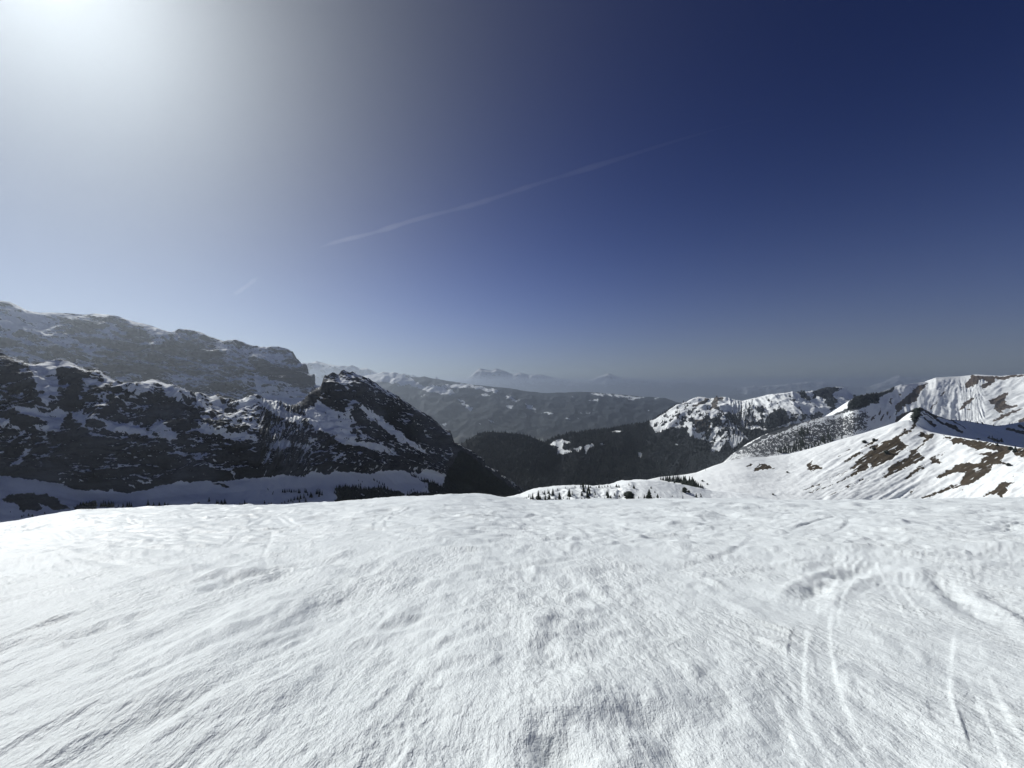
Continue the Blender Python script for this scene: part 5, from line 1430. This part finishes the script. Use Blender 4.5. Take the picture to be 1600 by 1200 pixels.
for x, y, h in ap:
    if x < 400: lb, gr = 'tiny tree by the rock outcrop low on the left shaded apron', 'tiny trees by the left rock outcrop'
    elif x < 840: lb, gr = 'dark conifer in the clump left of the lone spruce above the crest', 'conifers clumped above the crest on the left'
    elif x < 1100: lb, gr = 'small spruce between the taller and the second lone spruce at the snow crest', 'spruces by the two lone spruces'
    elif x < 1300: lb, gr = 'tiny dark tree just left of the higher-set lone spruce on the apron', 'tiny trees left of the higher-set spruce'
    elif x < 1450: lb, gr = 'dark spruce in the small clump right of the higher-set lone spruce', 'spruces clumped right of the higher-set spruce'
    else: lb, gr = 'small dark spruce at the right end of the row above the left crest', 'spruces at the right end of the row'
    conifer(V_RIDGE, *z4a(x, y), h / 4.0 * 1.25, lb, gr, SLIM + WIDE[:1], 1.5)
z4b = lambda x, y: (400 + x / 4.0, 740 + y / 4.0)
ap2 = [(165, 116, 18), (180, 118, 22), (195, 114, 16), (208, 116, 20), (222, 116, 18), (236, 116, 16), (250, 118, 14), (265, 122, 26), (272, 122, 24), (308, 118, 26), (316, 120, 22), (325, 138, 20), (340, 148, 30), (350, 150, 24), (375, 130, 28), (388, 128, 32), (400, 132, 34), (410, 134, 26), (395, 145, 26), (75, 104, 10), (70, 98, 8),
       (105, 130, 14), (110, 120, 10), (55, 186, 20), (95, 190, 14), (80, 192, 10), (200, 176, 16), (220, 174, 20), (240, 168, 22), (260, 164, 24), (280, 160, 26), (300, 156, 28), (180, 182, 14), (160, 188, 12), (230, 182, 18), (270, 180, 22), (310, 178, 26)]
for x, y, h in ap2:
    lb, gr = ('small tree dotted on the snow at the left of the apron hollow', 'trees dotted left of the apron hollow') if x < 150 else (('dark spruce in the short straight row above the small snow cone', 'spruces in the straight row above the cone') if y < 123 and x < 290 else ('dark spruce in the tight clump on top of the small snow cone', 'spruces clumped on the snow cone') if y < 150 else ('dark spruce on the sloping line of trees left of the small snow cone', 'spruces on the sloping line by the cone'))
    conifer(V_RIDGE, *z4b(x, y), h / 4.0 * 1.25, lb, gr, SLIM, 1.5)
z8b = lambda x, y: (500 + x / 8.0, 720 + y / 8.0)
edging = sorted([(180, 400, 40), (225, 330, 40), (245, 330, 38), (270, 340, 44), (300, 360, 50), (330, 340, 44), (360, 350, 50), (375, 370, 60), (400, 330, 44), (430, 350, 55), (455, 340, 45), (480, 325, 46), (500, 350, 50), (530, 370, 50), (560, 350, 46), (590, 360, 46), (620, 350, 46), (640, 375, 50), (680, 360, 50), (700, 380, 50),
                (735, 330, 50), (760, 345, 55), (790, 330, 40), (820, 350, 50), (850, 365, 50), (880, 380, 40), (670, 245, 34), (690, 255, 36), (720, 270, 36), (745, 280, 36), (780, 300, 40), (810, 310, 36), (470, 245, 18), (525, 265, 22), (500, 300, 30), (420, 400, 50), (350, 420, 50), (260, 420, 50), (210, 420, 50), (900, 400, 44), (930, 400, 40), (960, 410, 34),
                (1000, 410, 30), (1030, 415, 28), (1230, 215, 30), (1270, 230, 34), (1310, 240, 36), (1350, 260, 40), (1390, 265, 40), (1430, 280, 42), (1470, 300, 44), (1180, 370, 30), (1140, 380, 34), (1320, 330, 30), (1100, 400, 30)], key=lambda e: -e[2])
for x, y, h in ():
    conifer(V_RIDGE, *z8b(x, y), h / 8.0, 'dark spruce on the upper edge of the wood under the peak', 'spruces edging the wood under the peak', SLIM, 1.4)


# ------------------------------------------------------------------ woods that read as one mass
def forest(key, count, hmin, hmax, pick, seed, wide=.2, extra=()):
    V, wood = FIELDS[key]
    rr = np.random.RandomState(seed)
    X, Yp = seen(V)
    ok = pick(X, Yp) & (wood > .62)
    nrm = normals(V)
    idx = np.flatnonzero(ok.reshape(-1))
    P = V.reshape(-1, 3)[rr.choice(idx, count)]
    h = rr.uniform(hmin, hmax, count)
    for k, (px, py, hp) in enumerate(extra):
        P[k] = seat(V, px, py); h[k] = hp / 600.0 * P[k, 1]
    r = h * wide * rr.uniform(.8, 1.3, count)
    a0 = rr.uniform(0, 6.28, count)
    jit = rr.uniform(-1, 1, (count, 2)) * hmin * .35
    vs, fs = [], []
    n = 6
    ring = []
    for i in range(n):
        rad = r * rr.uniform(.75, 1.15, count)
        a = a0 + i * 6.2832 / n
        ring.append(np.stack([P[:, 0] + jit[:, 0] + rad * np.cos(a), P[:, 1] + jit[:, 1] + rad * np.sin(a), P[:, 2] - h * .12 + h * .12 * rr.rand(count)], -1))
    mid_ = []
    for i in range(n):
        rad = r * rr.uniform(.3, .62, count)
        a = a0 + (i + .5) * 6.2832 / n
        mid_.append(np.stack([P[:, 0] + jit[:, 0] + rad * np.cos(a), P[:, 1] + jit[:, 1] + rad * np.sin(a), P[:, 2] + h * .5], -1))
    top = np.stack([P[:, 0] + jit[:, 0], P[:, 1] + jit[:, 1], P[:, 2] + h], -1)
    allv = np.stack(ring + mid_ + [top], 1)
    base = np.arange(count)[:, None, None] * (2 * n + 1)
    tri = []
    for i in range(n):
        j = (i + 1) % n
        tri += [(i, j, n + i), (j, n + j, n + i), (n + i, n + j, 2 * n)]
    T = (base + np.array(tri)[None]).reshape(-1, 3)
    me = bpy.data.meshes.new('forest')
    me.vertices.add(count * (2 * n + 1)); me.vertices.foreach_set('co', allv.astype(np.float32).reshape(-1))
    me.loops.add(len(T) * 3); me.loops.foreach_set('vertex_index', T.astype(np.int32).reshape(-1))
    me.polygons.add(len(T)); me.polygons.foreach_set('loop_start', np.arange(0, len(T) * 3, 3, dtype=np.int32))
    me.update(calc_edges=True)
    me.materials.append(mt if key == 'rock_ridge' else md)
    o = bpy.data.objects.new('forest', me); COL.objects.link(o)
    return tag(o, kind='stuff')


forest('rock_ridge', 1700, 5, 9, lambda X, Y: (Y > 738) & (X > 505), 3, extra=[(*z8b(x, y), h / 8.0) for x, y, h in edging])
forest('wooded_mountain', 9000, 13, 24, lambda X, Y: (X > 800) & (X < 1260) & (Y < 790), 4)
forest('wooded_hill', 3200, 13, 24, lambda X, Y: (X > 690) & (X < 880) & (Y < 795), 5)
forest('white_ridge', 1300, 5, 9, lambda X, Y: (X > 1120) & (X < 1420), 6)

# ------------------------------------------------------------------ vapour trails, high above the haze
mv = bpy.data.materials.new('ice_crystal_trail'); mv.use_nodes = True
vn_, vl_ = mv.node_tree.nodes, mv.node_tree.links
vn_.remove(vn_['Principled BSDF'])


def trail(a, b, za, ra, rb, density, label):
    m = mv.copy()
    v = m.node_tree.nodes.new('ShaderNodeVolumePrincipled')
    v.inputs['Density'].default_value = density; v.inputs['Anisotropy'].default_value = .5
    v.inputs['Color'].default_value = (1, 1, 1, 1)
    m.node_tree.links.new(v.outputs[0], m.node_tree.nodes['Material Output'].inputs['Volume'])
    A = Vector(pt(a[0], a[1], za / ((600 - a[1]) / 600.0))); B = Vector(pt(b[0], b[1], za / ((600 - b[1]) / 600.0)))
    d = (B - A).normalized(); s = d.cross(Vector((0, 0, 1))).normalized(); u = s.cross(d)
    n, k = 60, 10
    V, F = [], []
    L = (B - A).length
    for i in range(n + 1):
        t = i / n
        c = A.lerp(B, t)
        c += u * (L * .002 * math.sin(t * 9 + .5) + L * .0012 * math.sin(t * 23)) + s * L * .0015 * math.sin(t * 17 + 1)
        r = (ra * (1 - t) + rb * t) * (1 + .28 * math.sin(t * 41) * math.sin(t * 13 + 2) + .15 * rt.uniform(-1, 1)) * (.15 + .85 * float(smooth(0, .10, np.float64(t)))) * (.06 + .94 * float(smooth(0, .25, np.float64(1 - t))))
        for j in range(k):
            q = j * 6.2832 / k
            V.append(c + s * r * math.cos(q) + u * r * .8 * math.sin(q))
    for i in range(n):
        for j in range(k):
            jj = (j + 1) % k
            F.append((i * k + j, (i + 1) * k + j, (i + 1) * k + jj, i * k + jj))
    F += [tuple(range(k)), tuple(range(n * k, n * k + k))[::-1]]
    me = bpy.data.meshes.new('contrail'); me.from_pydata([tuple(x) for x in V], [], F); me.materials.append(m)
    o = bpy.data.objects.new('contrail', me); COL.objects.link(o)
    return tag(o, label, 'contrail')


trail((495, 389.5), (1270, 160), 7000.0, 125, 75, 0.00013, 'long thin white vapour trail slanting up across the blue sky')
trail((366, 461), (408, 430), 6500.0, 150, 130, .00006, 'short faint vapour trail above the left mountains')

# ------------------------------------------------------------------ hazy air
def build_haze():
    m = bpy.data.materials.new('spring_haze')
    m.use_nodes = True
    n, l = m.node_tree.nodes, m.node_tree.links
    n.remove(n['Principled BSDF'])
    v = n.new('ShaderNodeVolumePrincipled')
    v.inputs['Color'].default_value = (0.82, 0.91, 1.0, 1)
    v.inputs['Density'].default_value = HAZE_D
    v.inputs['Anisotropy'].default_value = HAZE_G
    l.new(v.outputs[0], n['Material Output'].inputs['Volume'])
    x0, x1, y0, y1, z0, z1 = -R_ALL, R_ALL, -9500.0, R_ALL, -1951.0, 660.0
    co = [(x, y, z) for x in (x0, x1) for y in (y0, y1) for z in (z0, z1)]
    f = [(0, 1, 3, 2), (4, 6, 7, 5), (0, 4, 5, 1), (2, 3, 7, 6), (0, 2, 6, 4), (1, 5, 7, 3)]
    me = bpy.data.meshes.new('haze'); me.from_pydata(co, [], f); me.materials.append(m)
    o = bpy.data.objects.new('haze', me); COL.objects.link(o)
    return tag(o, kind='stuff')


HAZE_D, HAZE_G = 4.4e-5, 0.79
haze = build_haze()
